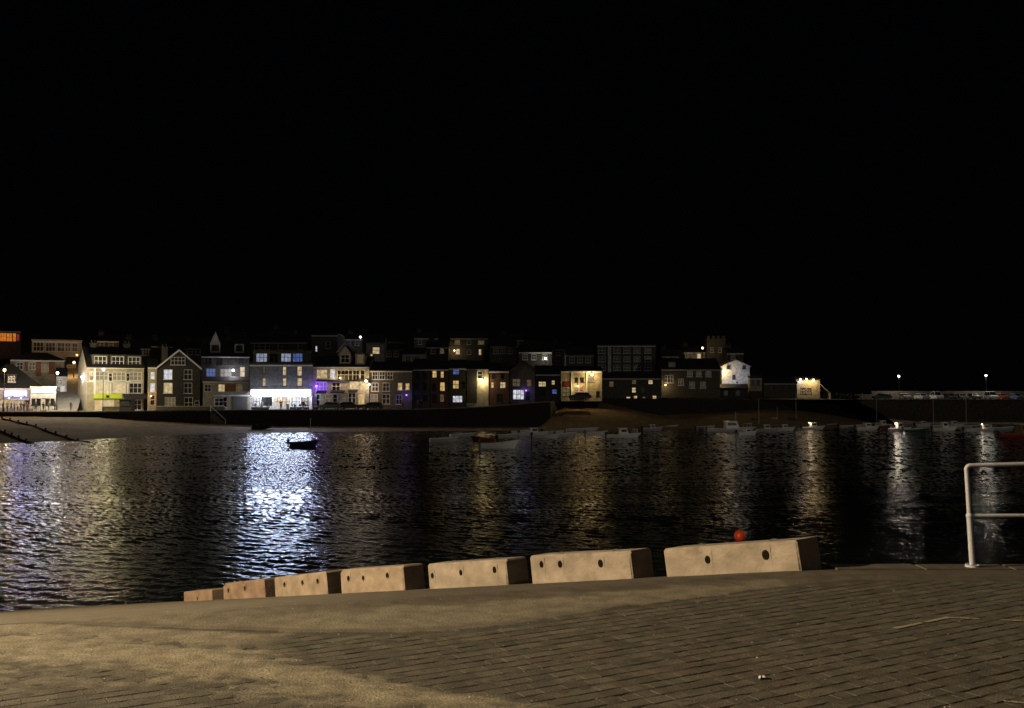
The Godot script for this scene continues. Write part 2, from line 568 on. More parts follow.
func make_marks() -> void:
	var b := MB.new()
	var y := QUAY + 0.006
	for s in [[Vector3(2.92, y, -7.72), Vector3(3.5, y, -8.1), 0.045], [Vector3(3.51, y, -8.1), Vector3(4.55, y, -7.86), 0.04], [Vector3(2.86, y, -5.9), Vector3(3.4, y, -5.72), 0.03]]:
		var a: Vector3 = s[0]
		var e: Vector3 = s[1]
		var dir := (e - a).normalized()
		var side: Vector3 = dir.cross(Vector3.UP) * s[2] / 2
		var n := 14
		for i in n:
			if fn.get_noise_2d(i * 90.0 + a.x * 40, a.z * 70) > 0.28:
				continue
			var p := a.lerp(e, float(i) / n)
			var q := a.lerp(e, (i + 0.93) / n)
			var j := side * rng.randf_range(0.7, 1.1)
			b.quad(p + j, p - j, q - j, q + j) if (q - p).cross(j).y > 0 else b.quad(p - j, p + j, q + j, q - j)
	struct("painted_bay_line", b.mesh(), M.paint)
	var names := ["white paper scrap lying alone on the setts"]
	var i := 0
	for p in [[762, 675, 0.055]]:
		var dd: float = (EYE - QUAY) / ((p[1] - 396.0) / F)
		var w := W(p[0], p[1], dd)
		var m := MB.new()
		var l: float = p[2]
		var prev_a := Vector3(-l / 2, 0.004, 0.02)
		var prev_b := Vector3(-l / 2, 0.012, -0.02)
		for k in range(1, 6):
			var x := -l / 2 + l * k / 5.0
			var na := Vector3(x, 0.004 + 0.012 * absf(sin(k * 1.3)), 0.02 + 0.004 * sin(k * 2.0))
			var nb := Vector3(x, 0.006 + 0.01 * absf(cos(k * 1.7)), -0.02)
			m.quad(prev_a, na, nb, prev_b)
			m.quad(prev_a - Vector3(0, 0.002, 0), prev_b - Vector3(0, 0.002, 0), nb - Vector3(0, 0.002, 0), na - Vector3(0, 0.002, 0))
			prev_a = na
			prev_b = nb
		var t := thing("paper_scrap", names[i], "litter", Vector3(w.x, QUAY + 0.002, w.z), rng.randf_range(-0.4, 0.4))
		part("paper", m.mesh(), M.paper, t)
		i += 1

# ------------------------------------------------------------------ concrete blocks
func make_block(t0: float, t1: float, holes: Array, label: String, seed_: int, sink := 0.0) -> void:
	var line := func(t: float) -> Vector3:
		var x := 2.93 - 0.664 * t
		var z := 10.3 + 0.748 * t
		return Vector3(x, 0, -z)
	var h := lut(t0, [[0, 1.778], [1.725, 2.06], [2.28, 2.15], [4.01, 2.41], [4.53, 2.52], [6.26, 2.80], [8.69, 3.2], [9.17, 3.29], [13.04, 4.03], [14.77, 4.34], [20, 5.3]])
	var h1 := lut(t1, [[0, 1.778], [1.725, 2.06], [2.28, 2.15], [4.01, 2.41], [4.53, 2.52], [6.26, 2.80], [8.69, 3.2], [9.17, 3.29], [13.04, 4.03], [14.77, 4.34], [20, 5.3]])
	var r: Vector3 = line.call(t0)
	var l: Vector3 = line.call(t1)
	r.y = EYE - h - sink
	l.y = EYE - h1 - sink
	var o := thing("concrete_block", label, "concrete block", l, 0.0, "concrete blocks along the slipway edge")
	var ax := (r - l).normalized()
	var zn := ax.cross(Vector3.UP).normalized()       # out of the front face
	if zn.z < 0:
		zn = -zn
	var up := zn.cross(ax)
	o.basis = Basis(ax, up, zn)
	var len := (r - l).length()
	var ht := 0.302
	var dp := 0.41
	var lr := RandomNumberGenerator.new()
	lr.seed = seed_
	var xs := [0.0]
	var hc := []
	for q in holes:
		hc.append([q[0] * len, q[1] * ht, q[2]])
	var cuts := []
	for q in hc:
		cuts.append(q[0] - 0.065)
		cuts.append(q[0] + 0.065)
	cuts.append(len)
	for q in cuts:
		var from: float = xs[-1]
		var steps := maxi(1, roundi((q - from) / 0.06)) if not (cuts.find(q) % 2 == 1 and q != len) else 1
		for k in range(1, steps + 1):
			xs.append(lerpf(from, q, float(k) / steps))
	var ch := []
	for x in xs:
		var chip := lr.randf_range(0.0, 1.0)
		ch.append(0.014 + 0.012 * lr.randf() + (0.012 + 0.03 * lr.randf() if chip > 0.84 else 0.0))
	var b := MB.new()
	var bot := -0.12
	var inset := 0.02
	var taper := 0.012
	for i in xs.size() - 1:
		var xa: float = xs[i]
		var xb: float = xs[i + 1]
		var ca: float = ch[i]
		var cb: float = ch[i + 1]
		if i == 0:
			xa = 0.0
		var fa := Vector3(xa, ht - ca, -taper)
		var fb := Vector3(xb, ht - cb, -taper)
		var hole = null
		for q in hc:
			if absf((xa + xb) / 2 - q[0]) < 0.01:
				hole = q
		if hole == null:
			b.quad(Vector3(xa, bot, 0), Vector3(xb, bot, 0), fb, fa)
		else:
			var s := 0.065
			var cy: float = hole[1]
			var zf := -taper * 0.4
			b.quad(Vector3(xa, bot, 0), Vector3(xb, bot, 0), Vector3(xb, cy - s, zf), Vector3(xa, cy - s, zf))
			b.quad(Vector3(xa, cy + s, zf), Vector3(xb, cy + s, zf), fb, fa)
			var rad: float = hole[2]
			for k in 16:
				var p := TAU * k / 16
				var q := TAU * (k + 1) / 16
				var pc := Vector3(hole[0] + cos(p) * rad * 0.86, cy + sin(p) * rad, zf)
				var qc := Vector3(hole[0] + cos(q) * rad * 0.86, cy + sin(q) * rad, zf)
				var po := Vector3(hole[0] + s * clampf(cos(p) * 1.4143, -1, 1), cy + s * clampf(sin(p) * 1.4143, -1, 1), zf)
				var qo := Vector3(hole[0] + s * clampf(cos(q) * 1.4143, -1, 1), cy + s * clampf(sin(q) * 1.4143, -1, 1), zf)
				b.quad(pc, po, qo, qc)
				var back := Vector3(0, 0, -0.2)
				b.quad(qc, qc + back, pc + back, pc)
				b.tri(Vector3(hole[0], cy, zf - 0.2), pc + back, qc + back)
		# chamfer, top, back chamfer, back
		b.quad(fa, fb, Vector3(xb, ht, -taper - cb), Vector3(xa, ht, -taper - ca))
		b.quad(Vector3(xa, ht, -taper - ca), Vector3(xb, ht, -taper - cb), Vector3(xb, ht, -dp + cb), Vector3(xa, ht, -dp + ca))
		b.quad(Vector3(xa, ht, -dp + ca), Vector3(xb, ht, -dp + cb), Vector3(xb, ht - cb, -dp), Vector3(xa, ht - ca, -dp))
		b.quad(Vector3(xb, bot, -dp), Vector3(xa, bot, -dp), Vector3(xa, ht - ca, -dp), Vector3(xb, ht - cb, -dp))
	for e in 2:
		var x: float = len if e else 0.0
		var c: float = ch[-1] if e else ch[0]
		var out := inset if e else -inset
		var prof := [Vector3(x, bot, 0), Vector3(x, ht - c, -taper), Vector3(x, ht, -taper - c), Vector3(x, ht, -dp + c), Vector3(x, ht - c, -dp), Vector3(x, bot, -dp)]
		var ins := []
		for p in prof:
			ins.append(Vector3(x + out, clampf(p.y, bot, ht - 0.025), clampf(p.z, -dp + 0.02, -0.02)))
		for k in 5:
			if e:
				b.quad(prof[k + 1], prof[k], ins[k], ins[k + 1])
			else:
				b.quad(prof[k], prof[k + 1], ins[k + 1], ins[k])
		var a0: Vector3 = ins[0]
		for k in range(1, 5):
			if e:
				b.tri(a0, ins[k + 1], ins[k])
			else:
				b.tri(a0, ins[k], ins[k + 1])
	part("block", b.mesh(), M.concrete if seed_ < 4 else M.stained_concrete if seed_ < 6 else M.weedy_concrete, o)
	# cast-in lifting hooks, mostly rusted down, on top
	for k in [0.22, 0.78]:
		var m := MB.new()
		m.tube(PackedVector3Array([Vector3(-0.05, -0.02, 0), Vector3(-0.045, 0.008, 0), Vector3(0, 0.014, 0), Vector3(0.045, 0.008, 0), Vector3(0.05, -0.02, 0)]), 0.008, 6)
		part("lifting_hook", m.mesh(), M.iron, o, Vector3(len * k, ht, -dp / 2))

func make_blocks() -> void:
	make_block(0.0, 1.725, [[0.345, 0.5, 0.046], [0.785, 0.56, 0.055]], "largest, nearest concrete block with two round holes, beside the open quay edge", 1)
	make_block(2.28, 4.01, [[0.115, 0.6, 0.046], [0.315, 0.58, 0.049], [0.725, 0.55, 0.051]], "second concrete block from the open quay edge, three round holes", 2)
	make_block(4.53, 6.26, [[0.05, 0.42, 0.044], [0.44, 0.5, 0.044], [0.87, 0.55, 0.049]], "third concrete block from the quay edge, one hole at its left corner", 3)
	make_block(6.93, 8.69, [[0.13, 0.5, 0.051], [0.38, 0.48, 0.046], [0.77, 0.55, 0.051]], "fourth concrete block, half way down the slipway row, dark right end", 4)
	make_block(9.17, 10.94, [[0.2, 0.5, 0.051], [0.56, 0.5, 0.051], [0.85, 0.5, 0.051]], "fifth concrete block going down the slipway, small holes, wide gap after it", 5)
	make_block(11.37, 13.04, [[0.13, 0.5, 0.051], [0.55, 0.52, 0.051]], "sixth concrete block down the slipway, last but one before the water", 6)
	make_block(13.58, 14.9, [[0.5, 0.45, 0.038]], "farthest low concrete block at the foot of the row near the water", 7, 0.1)

# ------------------------------------------------------------------ railing, buoy, quay lamp
func make_railing() -> void:
	var base := W(972.5, 566, 10.45)
	base.y = QUAY + 0.012
	var t := thing("hand_railing", "pale tubular steel hand railing on the quay edge at right", "railing", base, deg_to_rad(-2.0))
	var up := 1.045
	for k in 3:
		var o := Vector3(k * 2.1, 0, 0)
		var lean := Vector3(-0.045, 0, 0)
		var b := MB.new()
		b.cyl(o, o + lean * 0.5 + Vector3(0, up * 0.5, 0), 0.029, 0.028, 16)
		b.cyl(o + lean * 0.5 + Vector3(0, up * 0.5, 0), o + lean * 0.95 + Vector3(0, up - 0.045, 0), 0.022, 0.022, 16)
		var p := part("post", b.mesh(), M.rail, t)
		var f := MB.new()
		f.cyl(o + Vector3(0, -0.004, 0), o + Vector3(0, 0.018, 0), 0.075, 0.072, 18)
		for q in 4:
			var e := o + Vector3(cos(q * PI / 2 + 0.6), 0, sin(q * PI / 2 + 0.6)) * 0.056
			f.cyl(e, e + Vector3(0, 0.028, 0), 0.012, 0.011, 6)
		part("base_flange", f.mesh(), M.rail, p)
	var pts := PackedVector3Array()
	var lean := Vector3(-0.045, 0, 0)
	pts.append(lean * 0.95 + Vector3(0, up - 0.05, 0))
	for k in 7:
		var a := PI / 2 * k / 6.0
		pts.append(lean + Vector3(0.045 * (1 - cos(a)), up - 0.045 + 0.045 * sin(a), 0))
	pts.append(Vector3(1.0, up + 0.03, 0))
	pts.append(Vector3(6.0, up + 0.13, 0))
	var b := MB.new()
	b.tube(pts, 0.021, 14)
	part("top_rail", b.mesh(), M.rail, t)
	var c := MB.new()
	c.cyl(Vector3(-0.03, up * 0.5, 0), Vector3(6.0, up * 0.56, 0), 0.018, 0.018, 14)
	c.ball(Vector3(-0.022, up * 0.5, 0), Vector3(0.036, 0.036, 0.036), 12, 8)
	part("middle_rail", c.mesh(), M.rail, t)

# the arm of the harbour that runs out to the right of the frame, and its lamp, which lights the moored boats
func make_outer_quay() -> void:
	var b := MB.new()
	b.box(Vector3(62, -3, -110), Vector3(74, QUAY, 30))
	b.box(Vector3(40.05, -3, -10.6), Vector3(61.98, QUAY - 0.01, 30))
	struct("outer_quay", b.mesh(), M.pier)
	make_quay_lamp(Vector3(63.5, QUAY, -72.0), 450.0, "street lamp on the harbour arm outside the right of the frame", true)

func make_buoy() -> void:
	var p := W(740, 538, 42.0)
	p.y = 0.0
	var t := thing("mooring_buoy", "round orange red mooring buoy floating beyond the nearest block", "buoy", p)
	var b := MB.new()
	b.ball(Vector3(0, 0.17, 0), Vector3(0.24, 0.25, 0.24), 18, 12)
	part("float", b.mesh(), M.buoy, t)
	var c := MB.new()
	c.cyl(Vector3(0, 0.4, 0), Vector3(0, 0.47, 0), 0.05, 0.035, 10)
	var ring := PackedVector3Array()
	for k in 13:
		ring.append(Vector3(cos(TAU * k / 12) * 0.05, 0.52 + sin(TAU * k / 12) * 0.05, 0))
	c.tube(ring, 0.012, 6)
	part("mooring_eye", c.mesh(), M.iron, t)

func make_quay_lamp(at: Vector3, energy: float, label: String, open_globe := false) -> void:
	var t := thing("quay_street_lamp", label, "street lamp", at)
	var b := MB.new()
	b.cyl(Vector3.ZERO, Vector3(0, 1.2, 0), 0.11, 0.1, 14)
	b.cyl(Vector3(0, 1.2, 0), Vector3(0, 9.0, 0), 0.07, 0.05, 14)
	part("post", b.mesh(), M.iron, t)
	var a := MB.new()
	a.tube(PackedVector3Array([Vector3(0, 8.9, 0), Vector3(0.1, 9.3, -0.1), Vector3(0.4, 9.5, -0.3), Vector3(0.8, 9.5, -0.5)]), 0.035, 8)
	part("arm", a.mesh(), M.iron, t)
	var h := MB.new()
	h.hexa([Vector3(0.7, 9.42, -0.35), Vector3(1.15, 9.42, -0.6), Vector3(1.05, 9.42, -0.85), Vector3(0.6, 9.42, -0.6), Vector3(0.74, 9.54, -0.4), Vector3(1.08, 9.54, -0.6), Vector3(1.0, 9.54, -0.78), Vector3(0.66, 9.54, -0.58)])
	part("lamp_head", h.mesh(), M.iron, t)
	var g := MB.new()
	g.ball(Vector3(0.88, 9.37, -0.6), Vector3(0.16, 0.07, 0.16), 12, 8)
	var bowl := part("lamp_bowl", g.mesh(), M.lamp_warm, t)
	if open_globe:
		lamp_light(bowl, Vector3(0.88, 9.36, -0.6), Color(1.0, 0.95, 0.88), energy, 0.12)
		return
	var l := SpotLight3D.new()
	l.name = "lamp_light"
	l.light_color = Color(1.0, 0.9, 0.735)
	l.light_energy = energy
	l.light_size = 0.12
	l.spot_range = 300.0
	l.spot_attenuation = 2.0
	l.spot_angle = 82.0
	l.spot_angle_attenuation = 0.2
	l.shadow_enabled = true
	bowl.add_child(l)
	l.position = Vector3(0.88, 9.36, -0.6)
	l.rotation.x = -PI / 2

# ------------------------------------------------------------------ water
func make_water() -> void:
	var waves := []
	var wr := RandomNumberGenerator.new()
	wr.seed = 11
	for k in 26:
		var lam := 0.2 * pow(6.0, k / 25.0)
		var spread := 78.0 if lam < 0.8 else 45.0                    # short ripples run every way, longer waves along the view
		var dir := deg_to_rad(84.0 + wr.randf_range(-spread, spread))
		var slope := 0.042 if lam < 0.8 else 0.026
		var kk := TAU / lam
		waves.append([kk * cos(dir), kk * sin(dir), slope / kk, wr.randf() * TAU, slope, cos(dir), sin(dir), lam])
	var zs := PackedFloat32Array()
	var d := 9.0
	while d < 235.0:
		zs.append(d)
		d += maxf(0.085, 0.62 * d * d / 6000.0)
	for far in [260.0, 400.0, 900.0, 2500.0]:
		zs.append(far)
	var nx := 760
	var v := PackedVector3Array()
	var n := PackedVector3Array()
	v.resize(zs.size() * (nx + 1))
	n.resize(v.size())
	for j in zs.size():
		var z := zs[j]
		var half := z * 0.72 + 6.0
		var gap: float = (zs[j + 1] - z) if j + 1 < zs.size() else 100.0
		for i in nx + 1:
			var x := lerpf(-half, half, float(i) / nx)
			var gust := 0.95 + 0.4 * fn.get_noise_2d(x * 1.3, z * 3.2) + 0.3 * fn.get_noise_2d(x * 6.0 + 900, z * 11.0)
			gust = clampf(gust, 0.5, 1.4) * lerpf(0.25, 1.0, smoothstep(1.0, 9.0, shore_z(x) - z))      # the last metres before the sand lie calm
			gust *= lerpf(0.78, 1.15, clampf((z - 25.0) / 55.0, 0, 1))
			var y := 0.0
			var sx := 0.0
			var sz := 0.0
			for w in waves:
				var ph: float = w[0] * x + w[1] * z + w[3]
				var co: float = cos(ph) * w[4]
				sx += co * w[5]
				sz += co * w[6]
				if w[7] > gap * 2.5:
					y += sin(ph) * w[2]
			var at := j * (nx + 1) + i
			v[at] = Vector3(x, y * gust if z < 240.0 else 0.0, -z)
			n[at] = Vector3(-sx * gust, 1, sz * gust).normalized() if z < 240.0 else Vector3.UP
	var idx := PackedInt32Array()
	idx.resize((zs.size() - 1) * nx * 6)
	var q := 0
	for j in zs.size() - 1:
		for i in nx:
			var a := j * (nx + 1) + i
			var e := a + nx + 1
			idx[q] = a; idx[q + 1] = e; idx[q + 2] = a + 1
			idx[q + 3] = a + 1; idx[q + 4] = e; idx[q + 5] = e + 1
			q += 6
	var arr := []
	arr.resize(Mesh.ARRAY_MAX)
	arr[Mesh.ARRAY_VERTEX] = v
	arr[Mesh.ARRAY_NORMAL] = n
	arr[Mesh.ARRAY_INDEX] = idx
	var m := ArrayMesh.new()
	m.add_surface_from_arrays(Mesh.PRIMITIVE_TRIANGLES, arr)
	struct("harbour_water", m, M.water)

# ------------------------------------------------------------------ far shore
func make_shore() -> void:
	var beach := func(u: float, w: float) -> Vector3:
		var x := lerpf(-112.0, 140.0, u)
		var a := shore_z(x)
		var b := wall_z(x) + 1.0
		var z := lerpf(a - 26.0, b, w)
		var t := (z - a) / (b - a)
		var y := beach_y(x) * (t if t > 0 else t * 0.8) + (0.06 * (z - a) if t < 0 else 0.0)
		y += 0.12 * fn.get_noise_2d(x * 4, z * 6) * clampf(t * 3, 0, 1) + 0.05 * fn.get_noise_2d(x * 18, z * 20)
		return Vector3(x, y, -z)
	struct("beach", smooth_sheet(320, 70, beach), M.sand)
	var prom := func(u: float, w: float) -> Vector3:
		var x := lerpf(-140.0, 78.0, u)
		var z := lerpf(wall_z(x) + 0.3, 206.0, w)
		return Vector3(x, promenade_y(x), -z)
	struct("promenade", smooth_sheet(120, 4, prom), M.pavement)
	var hill := func(u: float, w: float) -> Vector3:
		var x := lerpf(-300.0, 300.0, u)
		var z := lerpf(206.0, 420.0, w)
		var y := town_y(x, minf(z, 300.0)) - 0.05 + 0.3 * fn.get_noise_2d(x, z)
		if x > 70:
			y = lerpf(y, -2.0, clampf((x - 72.0) / 10.0, 0, 1))
		return Vector3(x, y, -z)
	struct("hill", smooth_sheet(120, 40, hill), M.hill)
	# sea wall in its straight runs
	var runs := [[-112.0, -70.0, "long low sea wall behind the beach at far left"], [-70.0, -45.0, "sea wall below the gabled house terrace"], [-45.0, 7.0, "long dark sea wall below the bright restaurant and its neighbours"]]
	for r in runs:
		var t := thing("sea_wall", r[2], "sea wall", Vector3.ZERO, 0.0, "sea walls of the promenade")
		var b := MB.new()
		var c := MB.new()
		var n := 14
		for i in n:
			var xa: float = lerpf(r[0], r[1], float(i) / n)
			var xb: float = lerpf(r[0], r[1], float(i + 1) / n)
			var za := wall_z(xa)
			var zb := wall_z(xb)
			var ya := promenade_y(xa)
			var yb := promenade_y(xb)
			b.hexa([Vector3(xa, -1.5, -za), Vector3(xb, -1.5, -zb), Vector3(xb, -1.5, -zb - 0.6), Vector3(xa, -1.5, -za - 0.6), Vector3(xa, ya - 0.1, -za), Vector3(xb, yb - 0.1, -zb), Vector3(xb, yb - 0.1, -zb - 0.6), Vector3(xa, ya - 0.1, -za - 0.6)])
			c.hexa([Vector3(xa, ya - 0.098, -za + 0.12), Vector3(xb, yb - 0.098, -zb + 0.12), Vector3(xb, yb - 0.098, -zb - 0.7), Vector3(xa, ya - 0.098, -za - 0.7), Vector3(xa, ya + 0.12, -za + 0.1), Vector3(xb, yb + 0.12, -zb + 0.1), Vector3(xb, yb + 0.12, -zb - 0.68), Vector3(xa, ya + 0.12, -za - 0.68)])
		part("wall", b.mesh(), M.seawall, t)
		part("coping", c.mesh(), M.pavement, t)
	# the end of the wall at the bank, then the retaining wall below the dark quayside houses
	var t := thing("quay_retaining_wall", "dark retaining wall under the houses between the lit cream house and the pier", "wall")
	var b := MB.new()
	for i in 24:
		var xa := lerpf(9.0, 78.0, i / 24.0)
		var xb := lerpf(9.0, 78.0, (i + 1) / 24.0)
		b.hexa([Vector3(xa, -1, -wall_z(xa)), Vector3(xb, -1, -wall_z(xb)), Vector3(xb, -1, -wall_z(xb) - 0.6), Vector3(xa, -1, -wall_z(xa) - 0.6),
			Vector3(xa, promenade_y(xa) + 0.1, -wall_z(xa)), Vector3(xb, promenade_y(xb) + 0.1, -wall_z(xb)), Vector3(xb, promenade_y(xb) + 0.1, -wall_z(xb) - 0.6), Vector3(xa, promenade_y(xa) + 0.1, -wall_z(xa) - 0.6)])
	b.hexa([Vector3(6.6, -1, -185), Vector3(7.1, -1, -185), Vector3(9.3, -1, -197), Vector3(8.8, -1, -197), Vector3(6.6, 4.9, -185), Vector3(7.1, 4.9, -185), Vector3(9.3, 5.2, -197), Vector3(8.8, 5.2, -197)])
	part("wall", b.mesh(), M.seawall, t)
	# stone stair down to the sand
	var st := thing("beach_steps", "narrow stone steps down the sea wall to the sand", "steps", W(212, 411, 180.6))
	for k in 10:
		var s := MB.new()
		s.box(Vector3(k * 0.28, -0.25 * k - 2.6, 0), Vector3(k * 0.28 + 0.28, -0.25 * k - 0.1, 1.0))
		part("step", s.mesh(), M.stone, st)
	var hr := MB.new()
	hr.tube(PackedVector3Array([Vector3(0, 0.9, 0.95), Vector3(2.8, -1.6, 0.95)]), 0.05, 6)
	hr.cyl(Vector3(0.05, -0.2, 0.95), Vector3(0.05, 0.9, 0.95), 0.05, 0.05, 6)
	hr.cyl(Vector3(2.75, -2.6, 0.95), Vector3(2.75, -1.6, 0.95), 0.05, 0.05, 6)
	part("handrail", hr.mesh(), M.trim, st)
	# groynes on the beach
	var gi := 0
	for g in [[Vector2(2, 427), 166.0, Vector2(90, 440), 130.0, "long dark timber groyne running across the sand at left"], [Vector2(-8, 437), 146.0, Vector2(34, 443), 127.0, "short dark timber groyne at the left water's edge"]]:
		var a := W(g[0].x, g[0].y, g[1])
		var e := W(g[2].x, g[2].y, g[3])
		var t2 := thing("timber_groyne", g[4], "groyne", Vector3.ZERO, 0.0, "groynes on the sand")
		var n := 9 - gi * 3
		for k in n:
			var p := a.lerp(e, float(k) / n)
			var q := a.lerp(e, (k + 0.97) / n)
			var u := clampf((-p.z - shore_z(p.x)) / (wall_z(p.x) + 1 - shore_z(p.x)), -0.1, 1)
			var u2 := clampf((-q.z - shore_z(q.x)) / (wall_z(q.x) + 1 - shore_z(q.x)), -0.1, 1)
			p.y = beach_y(p.x) * u
			q.y = beach_y(q.x) * u2
			var side := (q - p).cross(Vector3.UP).normalized() * 0.14
			var m := MB.new()
			var h := Vector3(0, 0.22, 0)
			var dn := Vector3(0, -0.5, 0)
			m.hexa([p + side + dn, q + side + dn, q - side + dn, p - side + dn, p + side + h, q + side + h, q - side + h, p - side + h] if side.cross(q - p).y > 0 else [p - side + dn, q - side + dn, q + side + dn, p + side + dn, p - side + h, q - side + h, q + side + h, p + side + h])
			part("plank", m.mesh(), M.timber, t2)
			var po := MB.new()
			po.cyl(p + dn, p + Vector3(0, 0.5, 0), 0.16, 0.14, 8)
			part("post", po.mesh(), M.timber, t2)
		gi += 1
	# steep street climbing between the buildings at left
	var street := func(u: float, w: float) -> Vector3:
		var d := lerpf(179.0, 240.0, w)
		var cx := lut(d, [[179, -80.5], [205, -90.5], [240, -104.0]])
		var y := lut(d, [[179, 3.26], [184, 3.7], [197, 6.6], [215, 10.6], [240, 14.5]])
		return Vector3(cx + lerpf(-2.7, 2.7, u), y, -d)
	struct("street", smooth_sheet(6, 40, street), M.road)

func make_pier() -> void:
	var t := thing("stone_pier", "long stone pier with a parapet carrying parked cars at right", "pier", Vector3.ZERO)
	var b := MB.new()
	b.box(Vector3(74, -2, -241), Vector3(180, 5.06, -227.6))
	part("pier_wall", b.mesh(), M.pier, t)
	var d := MB.new()
	d.box(Vector3(74, 5.062, -238.6), Vector3(180, 5.14, -228.6))
	part("deck", d.mesh(), M.pavement, t)
	var k := MB.new()
	k.box(Vector3(74, 5.064, -228.4), Vector3(180, 5.3, -227.4))
	part("kerb", k.mesh(), M.pavement, t)
	var p := MB.new()
	p.box(Vector3(86, 5.07, -240.6), Vector3(180, 7.2, -239.4))
	p.box(Vector3(74, 5.07, -240.6), Vector3(86, 6.4, -239.4))
	part("parapet", p.mesh(), M.pier, t)
	var o := W(862, 396, 229)
	var s := thing("harbour_post", "short pale post at the landward end of the pier", "post", Vector3(o.x, 5.0, o.z))
	var m := MB.new()
	m.cyl(Vector3.ZERO, Vector3(0, 1.5, 0), 0.14, 0.12, 8)
	part("shaft", m.mesh(), M.offwhite, s)
	var cap := MB.new()
	cap.ball(Vector3(0, 1.55, 0), Vector3(0.2, 0.14, 0.2), 8, 5)
	part("cap", cap.mesh(), M.offwhite, s)

# ------------------------------------------------------------------ houses
func window_meshes(w: float, h: float) -> Array:
	var key := "win %.1f %.1f" % [w, h]
	if cache.has(key):
		return cache[key]
	var f := MB.new()
	var t := 0.09
	f.box(Vector3(-w / 2, 0, -0.1), Vector3(-w / 2 + t, h, 0.03))
	f.box(Vector3(w / 2 - t, 0, -0.1), Vector3(w / 2, h, 0.03))
	f.box(Vector3(-w / 2 + t, h - t, -0.1), Vector3(w / 2 - t, h, 0.028))
	f.box(Vector3(-w / 2 - 0.1, -0.08, -0.1), Vector3(w / 2 + 0.1, 0.05, 0.1))
	var n := maxi(1, roundi(w / 0.7))
	for i in range(1, n):
		var x := -w / 2 + w * i / n
		f.box(Vector3(x - 0.04, 0.05, -0.09), Vector3(x + 0.04, h - t, 0.0))
	f.box(Vector3(-w / 2 + t, h * 0.52 - 0.04, -0.088), Vector3(w / 2 - t, h * 0.52 + 0.04, 0.002))
	var p := MB.new()
	p.box(Vector3(-w / 2 + 0.02, 0.0, -0.13), Vector3(w / 2 - 0.02, h - 0.02, -0.105))
	cache[key] = [f.mesh(), p.mesh()]
	return cache[key]

const PANE := {"d": "glass", "k": "lit_cool_window", "w": "lit_warm_window", "y": "lit_cream_window", "c": "lit_white_window", "m": "lit_dim_window", "b": "lit_blue_window", "p": "lit_purple_window", "o": "lit_orange_window", "r": "lit_red_window"}

func add_window(o: Node3D, x: float, y: float, z: float, w: float, h: float, kind: String, frame := "trim") -> void:
	w = snappedf(w, 0.1)
	h = snappedf(h, 0.1)
	var ms := window_meshes(w, h)
	var f := part("window", ms[0], M[frame], o, Vector3(x, y - h / 2, z - 0.06))
	part("pane", ms[1], M[PANE[kind]], f)

func holed_wall(b: MB, x0: float, x1: float, y0: float, y1: float, z: float, holes: Array) -> void:
	var xs := [x0, x1]
	var ys := [y0, y1]
	for q in holes:
		xs.append_array([q[0] - q[2] / 2, q[0] + q[2] / 2])
		ys.append_array([q[1] - q[3] / 2, q[1] + q[3] / 2])
	xs = xs.filter(func(k): return k >= x0 and k <= x1)
	ys = ys.filter(func(k): return k >= y0 and k <= y1)
	xs.sort()
	ys.sort()
	for i in xs.size() - 1:
		for j in ys.size() - 1:
			var mx: float = (xs[i] + xs[i + 1]) / 2
			var my: float = (ys[j] + ys[j + 1]) / 2
			if xs[i + 1] - xs[i] < 1e-4 or ys[j + 1] - ys[j] < 1e-4:
				continue
			var open := false
			for q in holes:
				if absf(mx - q[0]) < q[2] / 2 and absf(my - q[1]) < q[3] / 2:
					open = true
			if not open:
				b.quad(Vector3(xs[i], ys[j], z), Vector3(xs[i + 1], ys[j], z), Vector3(xs[i + 1], ys[j + 1], z), Vector3(xs[i], ys[j + 1], z))
	for q in holes:
		var l: float = q[0] - q[2] / 2
		var r: float = q[0] + q[2] / 2
		var lo: float = q[1] - q[3] / 2
		var hi: float = q[1] + q[3] / 2
		var e := z - 0.22
		b.quad(Vector3(l, lo, z), Vector3(l, hi, z), Vector3(l, hi, e), Vector3(l, lo, e))
		b.quad(Vector3(r, lo, e), Vector3(r, hi, e), Vector3(r, hi, z), Vector3(r, lo, z))
		b.quad(Vector3(l, hi, z), Vector3(r, hi, z), Vector3(r, hi, e), Vector3(l, hi, e))
		b.quad(Vector3(l, lo, e), Vector3(r, lo, e), Vector3(r, lo, z), Vector3(l, lo, z))
		b.quad(Vector3(l, lo, e), Vector3(r, lo, e), Vector3(r, hi, e), Vector3(l, hi, e))

